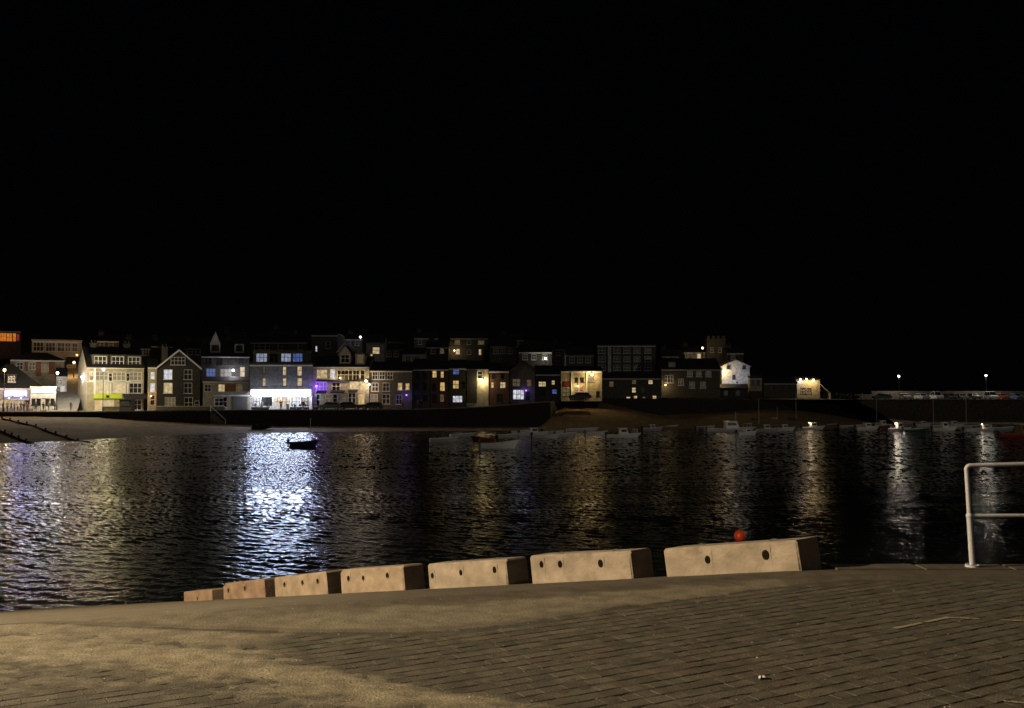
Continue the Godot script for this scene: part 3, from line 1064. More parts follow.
# A building given by what the photograph shows of it: left and right edge, eaves and ridge rows, distance.
func house(h: Dictionary) -> Node3D:
	var d: float = h.d
	var x0 := W(h.a, 396, d).x
	var x1 := W(h.b, 396, d).x
	var eave := W(512, h.e, d).y
	var cx := (x0 + x1) / 2
	var base: float = W(512, h.base, d).y if h.has("base") else minf(town_y(x0, d), town_y(x1, d)) - 0.1
	var yaw: float = h.get("yaw", atan(-cx / d) if (h.a + h.b) / 2.0 < 250 else 0.0)      # the harbour front curves: houses at left face its middle
	var ca := cos(yaw)
	var o := thing(h.get("n", "house"), h.l, h.get("cat", "house"), Vector3(cx, base, -d), yaw, h.get("g", ""))
	var hw := (x1 - x0) / 2 * ca
	var H := eave - base
	var dep: float = h.get("dep", 8.0)
	var wm: Material = M[h.get("wall", "stone")]
	var rm: Material = M[h.get("roofm", "slate")]
	var frame: String = h.get("frame", "trim")
	var roof: String = h.get("roof", "side")
	var R: float = (W(512, h.r, d - (dep / 2 if roof == "side" else 0.0)).y - base) if h.has("r") else H + 2.0
	var holes := []
	for q in h.get("win", []):
		var p := W(q[0], q[1], d)
		holes.append([(p.x - cx) * ca, p.y - base, snappedf(q[2], 0.1), snappedf(q[3], 0.1), q[4]])
	var b := MB.new()
	var inwall := holes.filter(func(q): return q[1] + q[3] / 2 < H and q[1] - q[3] / 2 > 0)
	holed_wall(b, -hw, hw, 0, H, 0, inwall)
	b.quad(Vector3(hw, 0, 0), Vector3(hw, 0, -dep), Vector3(hw, H, -dep), Vector3(hw, H, 0))
	b.quad(Vector3(-hw, 0, -dep), Vector3(-hw, 0, 0), Vector3(-hw, H, 0), Vector3(-hw, H, -dep))
	b.quad(Vector3(hw, 0, -dep), Vector3(-hw, 0, -dep), Vector3(-hw, H, -dep), Vector3(hw, H, -dep))
	var r := MB.new()
	var ov := 0.3
	var th := 0.16
	if roof == "side":
		b.tri(Vector3(hw, H, 0), Vector3(hw, H, -dep), Vector3(hw, R, -dep / 2))
		b.tri(Vector3(-hw, H, -dep), Vector3(-hw, H, 0), Vector3(-hw, R, -dep / 2))
		var k := ov * (R - H) / (dep / 2)
		for s in [1, -1]:
			var ez: float = -dep / 2 + s * (dep / 2 + ov)
			var e0 := Vector3(-hw - 0.15, H - k + 0.02, ez)
			var e1 := Vector3(hw + 0.15, H - k + 0.02, ez)
			var g0 := Vector3(-hw - 0.15, R + 0.02, -dep / 2)
			var g1 := Vector3(hw + 0.15, R + 0.02, -dep / 2)
			var u := Vector3(0, th, 0)
			if s > 0:
				r.hexa([e0, e1, g1, g0, e0 + u, e1 + u, g1 + u, g0 + u])
			else:
				r.hexa([g0, g1, e1, e0, g0 + u, g1 + u, e1 + u, e0 + u])
	elif roof == "front":
		b.tri(Vector3(-hw, H, 0), Vector3(hw, H, 0), Vector3(0, R, 0))
		b.tri(Vector3(hw, H, -dep), Vector3(-hw, H, -dep), Vector3(0, R, -dep))
		var k := ov * (R - H) / hw
		for s in [1, -1]:
			var u := Vector3(0, th, 0)
			var e0 := Vector3(s * (hw + ov), H - k + 0.02, 0.25)
			var e1 := Vector3(s * (hw + ov), H - k + 0.02, -dep - 0.1)
			var g0 := Vector3(0, R + 0.02, 0.25)
			var g1 := Vector3(0, R + 0.02, -dep - 0.1)
			if s > 0:
				r.hexa([g0, e0, e1, g1, g0 + u, e0 + u, e1 + u, g1 + u])
			else:
				r.hexa([e0, g0, g1, e1, e0 + u, g0 + u, g1 + u, e1 + u])
	elif roof == "hip":
		var u := minf(hw, dep / 2) * 0.9
		var g0 := Vector3(-hw + u, R, -dep / 2)
		var g1 := Vector3(hw - u, R, -dep / 2)
		var c := [Vector3(-hw - ov, H, ov), Vector3(hw + ov, H, ov), Vector3(hw + ov, H, -dep - ov), Vector3(-hw - ov, H, -dep - ov)]
		r.quad(c[0], c[1], g1, g0)
		r.tri(c[1], c[2], g1)
		r.quad(c[2], c[3], g0, g1)
		r.tri(c[3], c[0], g0)
		r.quad(c[3], c[2], c[1], c[0])
	else:
		r.box(Vector3(-hw - 0.12, H + 0.002, -dep - 0.12), Vector3(hw + 0.12, H + 0.3, 0.12))
	part("wall", b.mesh(), wm, o)
	var ro := part("roof", r.mesh(), rm, o)
	if roof == "front" and h.get("barge", true):
		for s in [1, -1]:
			var g := MB.new()
			var k := ov * (R - H) / hw
			var lo := Vector3(s * (hw + ov), H - k - 0.22, 0.26)
			var hi := Vector3(0, R - 0.22, 0.26)
			var u := Vector3(0, 0.36, 0)
			var z := Vector3(0, 0, 0.07)
			if s > 0:
				g.hexa([hi + z, lo + z, lo, hi, hi + u + z, lo + u + z, lo + u, hi + u])
			else:
				g.hexa([lo + z, hi + z, hi, lo, lo + u + z, hi + u + z, hi + u, lo + u])
			part("bargeboard", g.mesh(), M.trim, ro)
	elif roof != "front" and h.get("cornice", true):
		var g := MB.new()
		g.box(Vector3(-hw, H - 0.32, 0.002), Vector3(hw, H - 0.07, 0.16))
		part("cornice", g.mesh(), M[h.get("cornicem", "trim")], o)
	for q in holes:
		if q in inwall or roof == "front" or q[1] - q[3] / 2 <= 0:
			add_window(o, q[0], q[1], 0.0 if q in inwall else 0.22, q[2], q[3], q[4], frame)
	for q in h.get("chim", []):
		var x := (W(q, 396, d + dep / 2).x - cx * (d + dep / 2) / d) * ca
		var g := MB.new()
		var top := R + 0.7
		g.box(Vector3(x - 0.55, H, -dep / 2 - 0.4), Vector3(x + 0.55, top, -dep / 2 + 0.4))
		g.box(Vector3(x - 0.65, top, -dep / 2 - 0.5), Vector3(x + 0.65, top + 0.15, -dep / 2 + 0.5))
		for s in [-0.3, 0.3]:
			g.cyl(Vector3(x + s, top + 0.15, -dep / 2), Vector3(x + s, top + 0.65, -dep / 2), 0.16, 0.12, 8)
		part("chimney", g.mesh(), M.darkstone, ro)
	for q in h.get("dorm", []):       # px, py of the window's middle, width, height, kind
		var zf := -0.5
		var p := W(q[0], q[1], d - zf)
		var x := (p.x - cx) * ca
		var y := p.y - base
		var w: float = q[2]
		var hh: float = q[3]
		var g := MB.new()
		holed_wall(g, x - w / 2 - 0.25, x + w / 2 + 0.25, y - hh / 2 - 0.3, y + hh / 2 + 0.2, zf, [[x, y, snappedf(w, 0.1), snappedf(hh, 0.1)]])
		g.box(Vector3(x - w / 2 - 0.25, y - hh / 2 - 0.3, -dep / 2), Vector3(x + w / 2 + 0.25, y + hh / 2 + 0.2, zf - 0.24))
		for s in [-1, 1]:
			var ex: float = x + s * (w / 2 + 0.25)
			g.box(Vector3(minf(ex, ex - s * 0.02), y - hh / 2 - 0.3, zf - 0.24), Vector3(maxf(ex, ex - s * 0.02), y + hh / 2 + 0.2, zf - 0.001))
		var dm := part("dormer", g.mesh(), M[h.get("dormm", "offwhite")], o)
		var g2 := MB.new()
		if q.size() > 5:
			var t := y + hh / 2 + 0.2
			var ww := w / 2 + 0.4
			var up: float = q[5]
			g2.hexa([Vector3(x - ww, t, zf + 0.15), Vector3(x, t + up, zf + 0.15), Vector3(x, t + up, -dep / 2), Vector3(x - ww, t, -dep / 2), Vector3(x - ww, t + 0.15, zf + 0.15), Vector3(x, t + up + 0.15, zf + 0.15), Vector3(x, t + up + 0.15, -dep / 2), Vector3(x - ww, t + 0.15, -dep / 2)])
			g2.hexa([Vector3(x, t + up, zf + 0.15), Vector3(x + ww, t, zf + 0.15), Vector3(x + ww, t, -dep / 2), Vector3(x, t + up, -dep / 2), Vector3(x, t + up + 0.15, zf + 0.15), Vector3(x + ww, t + 0.15, zf + 0.15), Vector3(x + ww, t + 0.15, -dep / 2), Vector3(x, t + up + 0.15, -dep / 2)])
			var g3 := MB.new()
			g3.tri(Vector3(x - ww + 0.12, t, zf + 0.02), Vector3(x + ww - 0.12, t, zf + 0.02), Vector3(x, t + up, zf + 0.02))
			g3.tri(Vector3(x + ww - 0.12, t, zf - 0.1), Vector3(x - ww + 0.12, t, zf - 0.1), Vector3(x, t + up, zf - 0.1))
			part("gable", g3.mesh(), M[h.get("dormm", "offwhite")], dm)
		else:
			g2.box(Vector3(x - w / 2 - 0.4, y + hh / 2 + 0.202, -dep / 2), Vector3(x + w / 2 + 0.4, y + hh / 2 + 0.36, zf + 0.15))
		part("dormer_roof", g2.mesh(), M.slate, dm)
		add_window(dm, x, y, zf, w, hh, q[4], frame)
	for q in h.get("box", []):    # name, px0, py0, px1, py1, out0, out1, material: bands, awnings, fascias and piers proud of the front
		var p := W(q[1], q[2], d)
		var e := W(q[3], q[4], d)
		var g := MB.new()
		g.box(Vector3((p.x - cx) * ca, e.y - base, q[5]), Vector3((e.x - cx) * ca, p.y - base, q[6]))
		part(q[0], g.mesh(), M[q[7]], o)
	for q in h.get("awn", []):    # px0, py_top, px1, py_bottom, reach, material: sloping awning
		var p := W(q[0], q[1], d)
		var e := W(q[2], q[3], d)
		var g := MB.new()
		var l: float = (p.x - cx) * ca
		var rr: float = (e.x - cx) * ca
		var t: float = p.y - base
		var u: float = e.y - base
		g.hexa([Vector3(l, u - 0.1, q[4]), Vector3(rr, u - 0.1, q[4]), Vector3(rr, t - 0.1, 0.01), Vector3(l, t - 0.1, 0.01), Vector3(l, u, q[4]), Vector3(rr, u, q[4]), Vector3(rr, t, 0.01), Vector3(l, t, 0.01)])
		part("awning", g.mesh(), M[q[5]], o)
	return o

func grid(pxs: Array, pys: Array, w: float, h: float, kind := "d") -> Array:
	var a := []
	for y in pys:
		for x in pxs:
			a.append([x, y, w, h, kind])
	return a

func make_town() -> void:
	# ---- far left: the shops on the beach front
	var brest := house({n = "restaurant", cat = "restaurant", l = "dark hipped roofed beach front restaurant with a cool lit sign band at far left", a = -25, b = 43, e = 388, r = 363, d = 186, roof = "hip", wall = "offwhite", dep = 12.0,
		win = [[2, 405, 2.0, 2.0, "y"], [11, 405, 2.0, 2.0, "w"], [20, 405, 2.0, 2.0, "y"], [27, 405, 0.9, 2.0, "d"]], dorm = [[13, 379, 1.1, 1.1, "d"]], dormm = "darkstone",
		box = [["lit_sign_band", 4, 390.5, 27, 396.5, 0.06, 0.3, "lit_sign_cool"], ["counter", -10, 407.5, 29, 411, 0.02, 0.5, "offwhite"]], awn = [[-20, 398, 29, 399.8, 1.6, "offwhite"]]})
	add_area(brest, Vector3(2.2, W(512, 393.5, 186).y - brest.position.y, 0.45), Vector2(4.0, 0.9), Color(0.7, 0.7, 1.0), 14.0)
	var wshop := house({n = "white_shop", cat = "shop", l = "small white flat roofed shop with four dark arched windows, brightly lit", a = 30.5, b = 56, e = 388, d = 182.4, roof = "flat", wall = "white", roofm = "white", dep = 9.0,
		win = [[33.6, 402, 0.7, 1.3, "d"], [38.4, 402, 0.7, 1.3, "d"], [47.6, 402, 0.7, 1.3, "d"], [52.4, 402, 0.7, 1.3, "d"], [43, 404.5, 0.9, 2.3, "y"]], frame = "darktrim",
		box = [["lit_sign_band", 32, 388.5, 54, 392.5, 0.06, 0.2, "lit_sign_white"]]})
	add_area(wshop, Vector3(0, W(512, 390.5, 182.4).y - wshop.position.y, 0.3), Vector2(4.0, 0.7), Color(0.9, 0.9, 1.0), 9.0)
	house({n = "terracotta_house", l = "wide cream house with terracotta panels and a long roof behind the beach restaurant", a = 10, b = 64, e = 360, r = 352, d = 206, wall = "cream", dep = 7.0, roof = "hip",
		win = [[20, 366, 1.2, 1.5, "d"], [32, 366, 1.2, 1.5, "d"], [45, 368, 1.4, 1.6, "m"]], box = [["terracotta_panel", 11, 361, 15, 371, 0.01, 0.06, "terracotta"], ["terracotta_panel", 25, 361, 28, 371, 0.01, 0.06, "terracotta"], ["terracotta_panel", 36, 361, 41, 376, 0.01, 0.06, "terracotta"], ["terracotta_panel", 49, 361, 55, 374, 0.01, 0.07, "terracotta"]]})
	house({n = "long_hillside_house", l = "long flat roofed hillside house with two wide dark windows at upper left", a = 31, b = 81, e = 341, d = 228, roof = "flat", wall = "offwhite", roofm = "offwhite", dep = 7.0,
		win = [[38.5, 347, 2.2, 2.0, "d"], [50.5, 347, 2.0, 2.0, "d"], [61, 347, 1.6, 2.0, "d"], [68, 347, 1.2, 2.0, "d"], [75, 347, 1.2, 2.0, "d"]]})
	house({n = "orange_lit_house", l = "hilltop house with glowing orange windows at the far left edge", a = -14, b = 20, e = 331, d = 262, roof = "flat", wall = "terracotta", dep = 7.0,
		win = [[-6, 337, 2.0, 2.2, "o"], [2.5, 337, 1.9, 2.2, "o"], [9.5, 337, 1.4, 2.2, "o"], [14.5, 337, 0.8, 2.2, "o"], [18, 337, 0.7, 1.7, "r"]]})
	house({n = "street_house", l = "cream house at the top of the steep street, brightly lit", a = 66, b = 81, e = 364, r = 357, d = 226, wall = "cream", dep = 6.0,
		win = [[70, 371, 1.0, 1.3, "d"], [76, 371, 1.0, 1.3, "w"], [74, 379, 1.2, 1.8, "d"]]})
	house({n = "street_house", l = "pale house with bluish windows on the left of the steep street", a = 56, b = 66.5, e = 376, r = 368, d = 198, wall = "white", dep = 6.0,
		win = [[60, 382, 0.9, 1.2, "d"], [62.5, 389, 0.9, 1.2, "c"], [58.8, 390, 0.9, 1.3, "d"]]})
	# ---- cream building with the lime fascia
	var wins := []
	for px in [100.5, 119.5, 138]:
		wins.append_array([[px, 376, 2.3, 1.6, "m"], [px, 388, 2.3, 1.9, "y" if px < 130 else "d"]])
	wins.append_array([[89.5, 376, 0.8, 1.6, "d"], [110, 377, 0.7, 1.5, "d"], [129.5, 377, 0.7, 1.5, "d"], [101.5, 405, 1.2, 2.1, "y"], [95.5, 405, 0.9, 2.0, "w"], [109, 405, 1.5, 2.1, "y"], [128, 405, 1.8, 1.9, "d"], [140, 405, 1.6, 1.9, "d"]])
	house({n = "lime_fascia_building", cat = "shop", l = "cream three storey shop building with a lime green fascia and three dormers", a = 84, b = 147, e = 367, r = 345, d = 188, yaw = 0.55, wall = "cream", dep = 11.0, win = wins,
		dorm = [[100.5, 361.5, 2.2, 1.9, "d"], [119.5, 361.5, 2.2, 1.9, "d"], [138, 361.5, 2.2, 1.9, "d"]], chim = [96, 133], dormm = "stone",
		box = [["lime_fascia", 92, 394, 122.5, 398.6, 0.02, 0.32, "lime"], ["sign_mark", 105, 395.2, 108.5, 397.8, 0.325, 0.34, "awning"], ["string_course", 84, 381.5, 146, 382.5, 0.02, 0.12, "trim"], ["pier", 92, 367.8, 93.5, 394, 0.02, 0.2, "trim"], ["pier", 109.3, 383, 110.8, 394, 0.02, 0.2, "trim"], ["pier", 128.5, 383, 130, 394, 0.02, 0.2, "trim"]],
		awn = [[123, 393.5, 150, 398.5, 2.2, "awning"]]})
	# ---- stone gabled house with its narrow wing
	wins = [[168, 374.5, 1.6, 1.9, "c"], [188, 374.5, 1.5, 1.9, "d"], [168, 388, 1.6, 2.0, "y"], [188, 388, 1.5, 2.0, "d"], [170, 403, 1.9, 2.2, "m"], [188.5, 403, 1.6, 2.2, "d"], [197, 405, 0.9, 1.6, "d"], [178, 361, 2.6, 1.5, "d"]]
	house({n = "gabled_house", l = "tall stone house with a pale edged front gable and white sash windows", a = 157, b = 200, e = 367.5, r = 350, d = 188, wall = "darkstone", roof = "front", dep = 11.0, win = wins, chim = [164]})
	house({n = "narrow_wing_house", l = "narrow cream house with two lit windows squeezed left of the gabled house", a = 147.5, b = 156.5, e = 367, r = 358, d = 188.6, wall = "cream", dep = 8.0,
		win = [[152.5, 375.5, 0.8, 1.4, "c"], [152.5, 387.5, 0.9, 1.7, "c"], [152.5, 400, 0.9, 1.9, "d"]]})
	# ---- dim tall house with skylight dormers, lit balcony below
	house({n = "tall_slate_house", l = "tall dim house with a pointed dormer and two white skylights", a = 201, b = 249, e = 356, r = 337, d = 194, wall = "darkstone", dep = 10.0,
		win = grid([208, 219, 230, 241], [361], 1.3, 1.7) + [[211, 373, 1.8, 1.8, "b"], [226, 373, 2.2, 1.7, "m"], [242.5, 372, 1.0, 2.1, "y"]], frame = "darktrim",
		dorm = [[216, 348, 1.4, 1.2, "d", 2.4], [240, 348, 1.3, 1.2, "d"]], chim = [228], box = [["balcony", 219, 376.5, 234, 378.2, 0.02, 1.0, "offwhite"]]})
	house({n = "curved_roof_cafe", cat = "cafe", l = "low pale cafe with terracotta panels below the lit balcony", a = 203, b = 249, e = 381, r = 377, d = 189.5, wall = "offwhite", roofm = "redroof", dep = 4.0,
		win = [[222, 388, 1.4, 1.5, "y"], [229, 388, 1.6, 1.6, "d"], [239, 388, 1.2, 1.5, "m"], [208, 388, 1.2, 1.4, "d"]], box = [["panel", 225, 384, 236, 392, 0.012, 0.05, "terracotta"]]})
	var gar := house({n = "garage", cat = "garage", l = "flat roofed garage with a grey shutter and a pale curved top", a = 213, b = 250, e = 394.5, d = 186.5, roof = "flat", wall = "cream", roofm = "offwhite", dep = 3.0,
		win = [[219, 402, 1.6, 1.4, "d"], [225, 402, 0.8, 2.0, "d"]], box = [["shutter", 232.5, 396.5, 247.5, 409.8, 0.01, 0.08, "shutter"]], awn = [[214, 391.5, 250, 394, 1.0, "offwhite"]]})
	# ---- bright restaurant
	wins = [[264, 370, 0.6, 1.3, "m"], [284.5, 371, 0.8, 1.7, "y"], [299.5, 371, 1.0, 1.8, "y"], [264, 382, 0.7, 1.6, "y"], [284.5, 382, 0.8, 1.5, "y"], [299.5, 382, 1.0, 1.6, "y"]]
	wins += [[256, 402, 1.3, 2.2, "c"], [267, 401.5, 2.2, 1.8, "d"], [277, 402, 1.6, 2.0, "y"], [286, 402, 1.6, 2.0, "y"], [296, 402, 1.6, 2.0, "c"], [306, 402, 1.8, 2.0, "m"]]
	var rest := house({n = "bright_restaurant", cat = "restaurant", l = "blue grey restaurant whose ground floor blazes white with light", a = 249.5, b = 312.5, e = 364.5, d = 188, roof = "flat", wall = "bluegrey", roofm = "darktrim", dep = 10.0, win = wins, frame = "darktrim",
		box = [["lit_sign_band", 251.5, 389.5, 311, 395.2, 0.06, 0.5, "lit_sign_white"], ["white_shopfront", 250, 396.5, 252.5, 409.5, 0.01, 0.35, "white"], ["white_shopfront", 260.3, 396.5, 261.6, 409.5, 0.01, 0.3, "white"], ["white_shopfront", 272.5, 396.5, 273.5, 409.5, 0.01, 0.3, "white"], ["white_shopfront", 281.2, 396.5, 282, 409.5, 0.01, 0.3, "white"], ["white_shopfront", 290.5, 396.5, 291.6, 409.5, 0.01, 0.3, "white"], ["white_shopfront", 300.3, 396.5, 301.2, 409.5, 0.01, 0.3, "white"], ["white_shopfront", 310, 396.5, 312.4, 409.5, 0.01, 0.35, "white"], ["white_shopfront", 252.5, 406, 310, 409.5, 0.01, 0.12, "white"], ["white_shopfront", 252.5, 395.3, 310, 397, 0.01, 0.14, "white"], ["menu_board", 287, 404, 289.5, 409.2, 0.4, 0.48, "darktrim"]]})
	add_area(rest, Vector3(0, W(512, 393, 188).y - rest.position.y, 0.62), Vector2(11.2, 1.0), Color(0.78, 0.85, 1.0), 145.0)
	# canopy rail with lamps that light the shopfront and the pavement
	var ph := house({n = "roof_pavilion", cat = "roof pavilion", l = "dark glazed roof storey with blue white windows above the bright restaurant", a = 253, b = 311, e = 352, base = 364, d = 191, roof = "flat", wall = "darktrim", roofm = "darktrim", dep = 6.0, frame = "darktrim",
		win = [[261.5, 357.5, 2.2, 1.7, "k"], [274, 357.5, 1.6, 1.8, "d"], [286, 357.5, 2.0, 1.7, "k"], [297.5, 357.5, 2.0, 1.7, "b"]], cornicem = "stone"})
	house({n = "upper_dark_house", l = "dark house behind the roof pavilion with a row of faint windows", a = 250, b = 308, e = 342, r = 332, d = 214, wall = "darkstone", dep = 7.0, frame = "offwhite",
		win = grid([256.5, 262, 267.5, 280, 300], [346.5], 1.0, 1.4)})
	# ---- pale hotel row with the violet light
	wins = [[322, 374, 2.0, 1.7, "y"], [332.6, 374, 1.0, 1.9, "c"], [341, 375, 1.5, 1.9, "d"], [348.5, 375, 1.5, 1.9, "d"], [356, 375, 1.3, 1.9, "d"], [362.5, 375, 0.9, 1.9, "d"], [321.5, 386.5, 2.0, 1.7, "p"], [336, 386.5, 1.6, 1.5, "d"], [354, 385, 1.7, 1.5, "y"],
		[329, 398.5, 1.5, 1.7, "m"], [335, 398.5, 0.9, 1.7, "d"], [350, 398, 0.7, 2.0, "d"], [353.8, 398, 0.7, 2.0, "d"], [318, 400, 0.8, 2.2, "d"], [343, 398.5, 1.0, 1.5, "m"], [361.5, 399, 1.2, 1.9, "w"]]
	house({n = "pale_hotel", cat = "hotel", l = "pale hotel with a row of upper windows and violet light at its left", a = 313, b = 369, e = 366.5, r = 355, d = 188.4, wall = "offwhite", dep = 9.0, win = wins, frame = "trim",
		dorm = [[345, 358.5, 1.6, 1.5, "d", 1.5], [360, 359, 1.3, 1.6, "m"]], box = [["balcony", 317, 379.8, 369, 381.5, 0.02, 0.7, "awning"]], awn = [[317, 390.5, 327, 393, 1.0, "awning"], [331, 390, 345, 392.6, 1.0, "awning"], [349, 389.5, 358, 391.5, 0.9, "awning"]]})
	house({n = "block_house", l = "tall plain olive grey block rising behind the pale hotel", a = 311, b = 337, e = 335, d = 212, roof = "flat", wall = "stone", dep = 8.0, win = [[316.3, 349.5, 0.5, 1.6, "c"], [328, 345, 1.0, 1.4, "d"]]})
	house({n = "white_gable_house", l = "small house with a bright white gable peeking above the pale hotel", a = 338, b = 351, e = 350.5, r = 342.5, d = 206, roof = "front", wall = "white", dep = 7.0, win = [[344.5, 356, 0.9, 1.2, "d"]]})
	house({n = "hill_house", l = "pale hill house with a single bright square window", a = 366, b = 384, e = 342, r = 333, d = 232, wall = "offwhite", dep = 6.0, win = [[376, 350.5, 1.7, 1.6, "y"], [371.5, 355, 0.6, 0.6, "w"]]})
	# ---- dim row to the right of the hotel
	house({n = "cream_terrace_house", l = "dim cream terrace house with two small warm windows and a blue lamp", a = 370, b = 412, e = 370.5, r = 361, d = 189, wall = "stone", dep = 8.0,
		win = grid([375, 382, 390], [375.5], 1.1, 1.5) + grid([375, 386], [387], 1.3, 1.6) + [[400, 386.5, 0.9, 1.4, "w"], [407.4, 386.5, 0.8, 1.3, "w"], [374, 399, 1.4, 1.8, "m"], [386, 399, 1.5, 1.9, "d"], [399, 399.5, 1.2, 1.8, "d"]]})
	house({n = "dark_house", l = "unlit dark house between the cream terrace house and the lit brown one", a = 412.5, b = 430, e = 369, r = 358, d = 189.5, wall = "darkstone", dep = 8.0, win = grid([417, 425], [376, 387, 398], 1.0, 1.4), frame = "darktrim"})
	house({n = "brown_house", l = "dark house with three warm windows stacked beside the white shop window", a = 430.5, b = 448.5, e = 369, r = 360, d = 189.2, wall = "brick", dep = 8.0, frame = "darktrim",
		win = [[434.5, 374, 0.9, 1.4, "w"], [442.2, 374.5, 0.7, 1.3, "w"], [442.4, 386.5, 1.0, 1.7, "w"], [434, 387, 0.9, 1.5, "d"], [442, 398, 0.9, 1.5, "m"], [434.5, 399, 1.0, 1.8, "d"]]})
	house({n = "corner_shop", cat = "shop", l = "dark house with a wide white lit shop window under a warm window", a = 449, b = 466, e = 368, r = 359, d = 189.2, wall = "darkstone", dep = 8.0, frame = "darktrim",
		win = [[456, 371.6, 1.3, 1.1, "b"], [455.8, 384.5, 1.2, 1.6, "w"], [457.5, 399, 1.9, 1.3, "c"], [463, 385, 0.8, 1.4, "d"]]})
	house({n = "door_lit_house", l = "stone house whose tall doorway wall glows under a lamp", a = 466.5, b = 488.5, e = 369, r = 360, d = 189.4, wall = "cream", dep = 8.0,
		win = [[471, 375, 1.0, 1.4, "d"], [480, 375, 1.0, 1.4, "d"], [471, 387, 1.0, 1.5, "d"], [470, 399, 1.2, 1.8, "d"]], box = [["dark_bay", 467, 370, 477, 403, 0.02, 0.25, "darkstone"]]})
	house({n = "two_window_house", l = "dark house with two small square warm windows side by side", a = 489, b = 509, e = 371, r = 362, d = 189.6, wall = "brick", dep = 8.0, frame = "darktrim",
		win = [[492.3, 385, 0.6, 1.1, "w"], [502.8, 385, 1.1, 1.2, "y"], [494, 376, 0.9, 1.2, "d"], [503, 376, 0.9, 1.2, "d"], [500, 398, 1.3, 1.6, "d"]]})
	house({n = "white_lit_shop", cat = "shop", l = "narrow gabled house with a pale upper window over a large white shop window", a = 510, b = 535, e = 370, r = 361, d = 190, roof = "front", wall = "stone", dep = 8.0, frame = "darktrim",
		win = [[516.5, 382.5, 1.6, 1.5, "m"], [529, 383, 1.0, 1.4, "m"], [518.5, 394.5, 2.2, 1.9, "c"], [528, 396, 0.9, 1.8, "d"]], barge = false})
	house({n = "wide_window_house", l = "dark low house with one wide warm window near the lit cream house", a = 535.5, b = 560, e = 374, r = 365, d = 191, wall = "darkstone", dep = 8.0, frame = "darktrim",
		win = [[542.3, 384, 1.5, 1.0, "y"], [553.2, 382.5, 0.7, 0.9, "y"], [554.5, 391.5, 1.0, 0.9, "b"], [543, 393, 1.0, 1.4, "d"]]})
	wins = [[566, 373.5, 1.6, 1.1, "d"], [566.5, 384, 1.6, 1.0, "d"], [566.5, 392.5, 1.6, 1.5, "m"], [576.2, 380, 0.7, 1.0, "d"], [582, 380, 0.8, 1.0, "d"], [576.5, 390, 0.7, 1.0, "m"], [581.5, 390, 0.7, 1.0, "r"], [591, 379, 1.2, 1.4, "m"], [598, 394, 0.7, 1.1, "d"]]
	house({n = "lit_cream_house", l = "brightly lit cream three storey house with dark red awnings", a = 561, b = 602, e = 371, r = 366, d = 193, wall = "cream", dep = 8.0, win = wins, frame = "darktrim",
		box = [["red_panel", 563.5, 381.5, 569.5, 386, 0.02, 0.12, "redawning"], ["pier", 571, 371.8, 572.2, 398, 0.02, 0.25, "trim"], ["pier", 586, 371.8, 587.2, 398, 0.02, 0.25, "trim"]], awn = [[574, 393.6, 586, 396, 0.9, "awning"]]})
	# ---- houses up the hill, mostly unlit
	house({n = "hill_house", l = "dark hill house showing two pairs of pale windows above the terrace", a = 450, b = 488, e = 338, r = 330, d = 240, wall = "stone", dep = 7.0,
		win = [[457.3, 342, 1.2, 1.1, "m"], [457.8, 351.5, 0.9, 1.2, "y"], [480, 352, 0.7, 1.4, "y"], [481, 342.5, 1.5, 1.0, "m"], [469, 342, 1.0, 1.1, "d"], [469, 352, 1.0, 1.1, "d"]]})
	house({n = "hill_house", l = "low dim hill house with a pale lit roof edge, left of the paired windows", a = 402, b = 424, e = 354, r = 347, d = 224, wall = "offwhite", roofm = "slate", dep = 7.0, win = [[408, 359, 1.2, 1.2, "d"], [417, 359, 1.2, 1.2, "d"]]})
	house({n = "hill_house", l = "dim grey hill house above the two small square windows", a = 490, b = 516, e = 346, r = 338, d = 236, wall = "stone", dep = 7.0, win = grid([496, 503, 510], [351], 1.1, 1.3)})
	house({n = "hill_house", l = "unlit hill house right below the single hill lamp", a = 519, b = 552, e = 352, r = 344, d = 226, wall = "darkstone", dep = 7.0, win = grid([525, 534, 545], [357], 1.1, 1.3), chim = [528]})
	house({n = "hill_house", l = "dim hill house behind the lit cream house", a = 566, b = 594, e = 355, r = 347, d = 222, wall = "stone", dep = 7.0, win = grid([572, 580, 588], [360], 1.1, 1.3)})
	house({n = "hill_house", l = "dark hill house left of the pale hill house with the bright window", a = 384, b = 402, e = 349, r = 341, d = 236, wall = "darkstone", dep = 7.0, win = grid([389, 396], [354], 1.1, 1.3)})
	house({n = "hill_house", l = "steep roofed dark hill house behind the cream lime fascia building", a = 122, b = 150, e = 348, r = 338, d = 214, wall = "stone", dep = 7.0, win = grid([140, 146], [352], 1.1, 1.3), chim = [128]})
